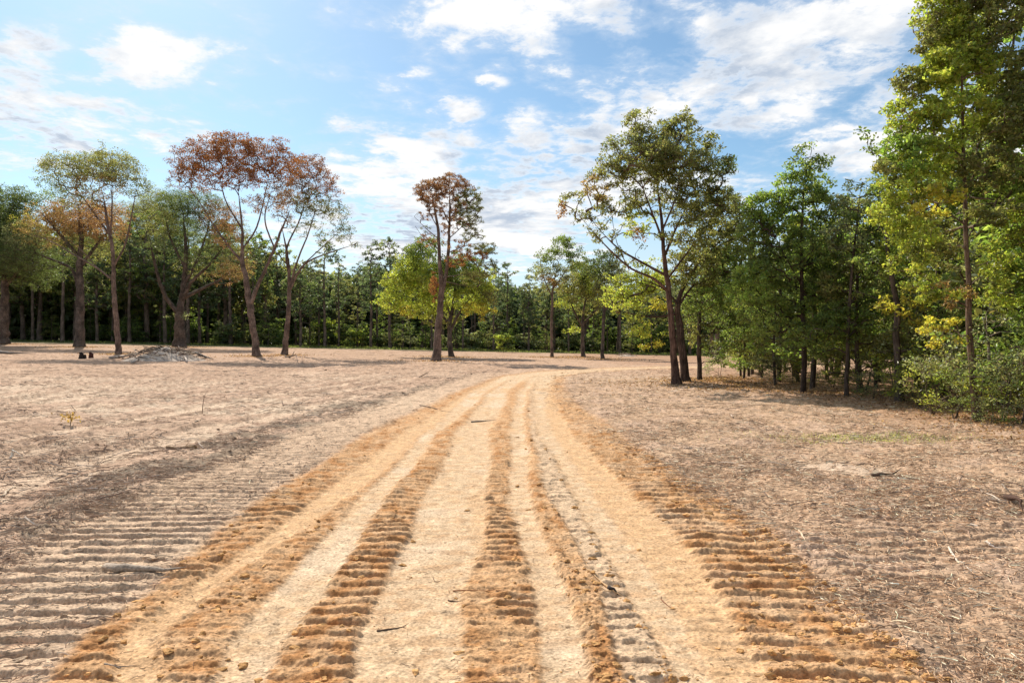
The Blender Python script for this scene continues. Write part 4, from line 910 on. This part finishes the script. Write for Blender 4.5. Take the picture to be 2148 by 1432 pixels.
# ------------------------------------------------------------------ sticks, stumps, the brush pile
def stick(name, label, cat, pts, rad, col, twigs=(), mat=None, group=None, lift=0, sides=7, knob=None, seed=1):
    """pts: photo pixels (px, py[, height m]) along the stick lying on the ground"""
    r3 = np.random.default_rng(seed); W_ = []
    for p in pts:
        x, y, z = at(p[0], p[1]); W_.append((x, y, hz(x, y)+(p[2] if len(p) > 2 else 0)+rad*.7+lift, rad))
    W_ = np.array(W_); n = len(W_); W_[:, 3] = rad*np.linspace(1, .45, n) if knob is None else rad
    o0 = W_[0, :3].copy(); W_[:, :3] -= o0
    q = resample(W_, max(.02, np.linalg.norm(W_[-1, :3])/9), r3, .12)
    if knob is not None:
        t = np.linspace(0, 1, len(q)); q[:, 3] = rad*(.55+.45*np.abs(t-.5)*2)+knob*np.exp(-((t-1)/.12)**2)
    q[0, 3] *= .8; q[-1, 3] *= .6 if knob is None else .8
    V, Q = tube(q[:, :3], q[:, 3], sides, r3, 0, .14); VV = [V]; QQ = [Q]; caps = []; off = len(V)
    caps = [[0+i for i in range(sides)][::-1], [len(V)-sides+i for i in range(sides)]]
    for tw in twigs:
        T = []
        for p in tw:
            x, y, z = at(p[0], p[1]); T.append((x-o0[0], y-o0[1], hz(x, y)+(p[2] if len(p) > 2 else 0)+rad*.4-o0[2], rad*.5))
        T = np.array(T); T[:, 3] = rad*np.linspace(.5, .2, len(T)); qq = resample(T, .05, r3, .15)
        v, f = tube(qq[:, :3], qq[:, 3], 5, r3, 0, .1); VV.append(v); QQ.append(f+off); off += len(v)
    V = np.concatenate(VV); C = np.array(col)[None]*(1+.12*r3.normal(0, 1, (len(V), 1)))
    caps = np.array(caps)
    o = mesh_from(name, V, [np.concatenate(QQ), caps], mat or M_WOOD, None, np.clip(C, .01, .8), True, tuple(o0)); tag(o, label, cat, group); return o
WG = (.33, .26, .20); WB = (.20, .12, .075); WP = (.52, .41, .30); WD = (.10, .065, .045)
stick('log', 'short grey log stub half pressed into the crawler tracks on the left', 'log', [(222, 1198, .02), (290, 1204), (345, 1207), (392, 1210)], .036, WG, seed=3)
stick('stick', 'brown forked stick with a thick knobbly end on open sand at left', 'stick', [(350, 938), (372, 941), (395, 944), (410, 945)], .028, (.24, .15, .08), knob=.035, twigs=[[(385, 943), (392, 938, .04), (398, 935, .08)]], seed=4)
stick('stick', 'thin pale stick lying across the wide pale tyre track', 'stick', [(988, 884), (1015, 882), (1042, 881)], .018, WG, seed=5)
stick('twig', 'curved dark twig on the wide pale track near the bottom', 'twig', [(790, 1318), (820, 1314), (845, 1309), (858, 1300)], .0045, WD, twigs=[[(845, 1309), (852, 1312)]], seed=6)
stick('twig', 'straight brown twig lying across the rough strip, bottom centre', 'twig', [(950, 1236), (985, 1239), (1020, 1238), (1060, 1233)], .0055, (.26, .12, .05), twigs=[[(1040, 1236), (1068, 1242)]], seed=7)
stick('twig', 'dark splinter lying just below the straight brown twig', 'twig', [(940, 1256), (958, 1259), (972, 1262)], .006, WD, seed=8)
stick('stick', 'long split stick with a charred end beside the clod ridge', 'stick', [(1288, 1246), (1262, 1228), (1240, 1212), (1220, 1197)], .009, (.50, .32, .17), twigs=[[(1282, 1246), (1262, 1243), (1244, 1240)], [(1288, 1246), (1312, 1252)]], seed=9)
stick('stick', 'black charred lump at the end of the long split stick', 'stick', [(1278, 1240), (1288, 1245), (1297, 1248)], .018, (.03, .022, .02), mat=M_CHAR, seed=10)
stick('twig', 'thin reddish twig slanting on the smooth orange track', 'twig', [(1386, 1250), (1400, 1264), (1420, 1278)], .0035, (.24, .10, .05), twigs=[[(1386, 1250), (1389, 1241)]], seed=11)
stick('twig', 'small looped dark twig on the wide pale track', 'twig', [(908, 1206), (912, 1214), (922, 1214), (928, 1209)], .003, WD, seed=12)
stick('stick', 'dark brown branch on the straw at right, below the grass patch', 'stick', [(1828, 1002), (1850, 998), (1872, 994), (1890, 990, .05)], .026, WD, twigs=[[(1850, 998), (1866, 1003), (1882, 1003)]], seed=13)
stick('stick', 'pale bleached stick among the straw near the right edge', 'stick', [(2068, 1142), (2090, 1149), (2116, 1155)], .012, (.60, .50, .42), seed=14)
stick('root', 'pale splintered root lying diagonally in the right foreground', 'root', [(1990, 1155), (2010, 1178), (2030, 1200), (2062, 1226)], .010, (.62, .52, .42), twigs=[[(2010, 1178), (2020, 1190), (2024, 1206)], [(2030, 1200), (2052, 1208)]], seed=15)
stick('root', 'pale bent root beside the outer edge of the orange ruts', 'root', [(1676, 1116), (1684, 1134), (1690, 1150), (1708, 1158)], .010, (.60, .46, .32), seed=16)
stick('root', 'dark root lump poking out of the straw at the right edge', 'root', [(2108, 1052), (2122, 1062, .05), (2140, 1072, .06), (2147, 1084)], .030, (.09, .05, .035), seed=17)
stick('twig', 'long thin dark twig on orange soil left of the far track', 'twig', [(880, 852), (905, 856), (930, 862), (952, 863)], .012, WD, seed=18)
stick('twig', 'upright bare twig standing in sand left of the centre', 'twig', [(424, 868), (428, 864, .28), (437, 858, .50)], .010, WB, twigs=[[(428, 864, .28), (436, 864, .36)], [(428, 864, .28), (422, 864, .46)]], seed=19)
stick('stick', 'short pale stick below the upright bare twig', 'stick', [(409, 887), (420, 884), (431, 881)], .016, WP, seed=20)
stick('stick', 'pale curved stick on sand at the left edge', 'stick', [(4, 1036), (20, 1022), (40, 1014), (66, 1010)], .013, WP, seed=21)
stick('stick', 'bleached white stub standing on sand at far left', 'stick', [(24, 962), (25, 961, .06), (28, 960, .12)], .022, (.62, .55, .46), twigs=[[(25, 961, .10), (36, 962, .09), (44, 964, .04)]], seed=22)
stick('stick', 'flat splintered grey sticks pressed in the bottom left corner track', 'stick', [(218, 1402), (245, 1398), (270, 1393), (294, 1390)], .006, WG, twigs=[[(245, 1398), (268, 1400)], [(240, 1397), (262, 1390)]], seed=23)
stick('twig', 'bent dark twig with two prongs in the sand at left', 'twig', [(124, 970), (129, 962, .08), (134, 962, .10), (141, 968)], .009, WB, seed=24)
stick('stick', 'brown stick leaning out of sand between brush pile and lone pine', 'stick', [(878, 792), (892, 788, .1), (905, 786, .2)], .03, WB, seed=25)
stick('branch', 'crooked fallen branch at the foot of the right red crowned tree', 'branch', [(598, 747), (604, 750), (612, 752, .15), (621, 755, .35), (624, 762)], .07, WD, twigs=[[(612, 752, .15), (618, 749, .5)]], seed=26)
stick('log', 'long grey fallen log at the far left edge of the clearing', 'log', [(-12, 741), (30, 743), (75, 744)], .16, (.17, .14, .12), seed=27)
stick('log', 'pale log jutting left from the brush pile', 'log', [(228, 753), (262, 752, .1), (300, 748, .25), (330, 744, .5)], .10, (.42, .35, .29), seed=28)
stick('log', 'short pale log lying left below the brush pile', 'log', [(276, 762), (290, 758, .1), (305, 753, .25)], .09, (.50, .42, .35), seed=29)
stick('log', 'pale stick leaning on the front of the brush pile', 'log', [(392, 762), (384, 754, .35), (374, 744, .75)], .07, (.46, .38, .32), seed=30)
stick('log', 'blackened log along the front of the brush pile', 'log', [(330, 757, .15), (352, 757, .2), (378, 756, .2)], .16, (.035, .03, .028), mat=M_CHAR, seed=31)
stick('log', 'dark charred log jutting right from the brush pile', 'log', [(408, 752, .4), (430, 755, .2), (448, 757)], .11, (.05, .04, .035), mat=M_CHAR, seed=32)
for i, (px, py, w, h, sd_, lab) in enumerate([(171, 752, 10, 12, 1, 'charred jagged stump, leftmost and tallest of the three by the brush pile'), (178, 752, 6, 8, 2, 'small charred stump in the middle of the three'), (191, 751, 9, 12, 3, 'reddish charred stump, rightmost of the three by the brush pile')]):
    x, y, z = at(px, py); s = y/F; r3 = np.random.default_rng(sd_); k = 12; th = np.linspace(0, 2*np.pi, k, endpoint=False); rows_ = []
    for j, t in enumerate((-.1, .3, .6, .85, 1.0)):
        rr = w*s*.5*(1.15-.35*t)*(1+.12*r3.normal(0, 1, k)); zz = h*s*(t+(.28*r3.uniform(-1, .6, k) if j >= 3 else 0))
        rows_.append(np.stack([rr*np.cos(th), rr*np.sin(th), zz+0*th], 1))
    rows_.append(np.stack([.5*rows_[-1][:, 0], .5*rows_[-1][:, 1], 0*th+h*s*.6], 1)); V = np.concatenate(rows_); i_ = np.arange(5)[:, None]*k; j_ = np.arange(k)[None]
    Q = np.stack([(i_+j_).ravel(), (i_+(j_+1) % k).ravel(), (i_+k+(j_+1) % k).ravel(), (i_+k+j_).ravel()], 1)
    c = (.03, .022, .018) if sd_ < 3 else (.07, .025, .018)
    o = mesh_from('tree_stump', V, [Q, np.arange(5*k, 6*k)[None]], M_CHAR, None, np.tile(c, (len(V), 1)), False, (x, y, z)); tag(o, lab, 'stump', 'charred stumps')
def brush_pile(cx, cy, wpx, hpx, label, seed, colr, n_st, nm='brush_pile'):
    x, y, z = at(cx, cy); s = y/F; r3 = np.random.default_rng(seed); root = empty(nm, (x, y, z)); tag(root, label, 'brush pile')
    g = 44; u, v = np.meshgrid(np.linspace(-1, 1, g), np.linspace(-1, 1, g)); rr = np.sqrt(u*u+v*v)
    wm = wpx*s*.5; hm = hpx*s*1.35
    prof = np.clip(1-rr**1.3, 0, 1)*(.55+.35*np.exp(-((u-.15)**2)*7))+.0
    hh = hm*(prof*(1+.30*fbm(u*3+seed, v*3, 5, 3)))-.12*(rr > .9)-.1
    V = np.stack([u*wm, v*wm*.8, hh], 2).reshape(-1, 3); i = np.arange(g-1)[:, None]*g; j = np.arange(g-1)[None]; a = (i+j).ravel()
    cc = np.tile(np.array(colr), (g*g, 1))*(1+.25*fbm(u*4, v*4, 6, 3).reshape(-1, 1))
    mesh_from('ash_heap', V, [np.stack([a, a+1, a+g+1, a+g], 1)], M_CLOD, root, np.clip(cc, .02, .6), True)
    Vs, Qs, Cs = [], [], []; off = 0
    for k in range(n_st):
        uu, vv = r3.normal(0, .42, 2); uu = np.clip(uu, -.95, .95); vv = np.clip(vv, -.9, .9); r0 = math.hypot(uu, vv)
        h0 = hm*max(0, 1-r0**1.3)*.75; L = r3.uniform(.3, 1.3)*wm*.24; aa = r3.uniform(0, 6.28); til = r3.normal(0, .18)
        d = np.array([math.cos(aa), math.sin(aa), til]); c = np.array([uu*wm, vv*wm*.8, h0+.05+abs(til)*L*.4]); q = np.array([[*(c-d*L/2), .02], [*(c+r3.normal(0, .05, 3)), .02], [*(c+d*L/2), .02]])
        q[:, 3] = r3.uniform(.010, .032)*np.array([1, .9, .5]); vq, fq = tube(q[:, :3], q[:, 3], 5, r3, 0, .1)
        Vs.append(vq); Qs.append(fq+off); off += len(vq); Cs.append(np.tile(np.array([WG, WP, WB, WD, (.05, .04, .035)][r3.integers(5)]), (len(vq), 1)))
    bw = mesh_from('brushwood', np.concatenate(Vs), [np.concatenate(Qs)], M_WOOD, root, np.concatenate(Cs), True); bw['kind'] = 'stuff'
brush_pile(345, 756, 190, 26, 'grey ashy heap of burnt brushwood in front of the broad dark oak', 4, (.48, .40, .33), 380)
brush_pile(1312, 747, 60, 5, 'low pale heap of brush near the far road bend', 5, (.45, .36, .29), 90)

finish_labels()
print('tips, leaves', STAT)
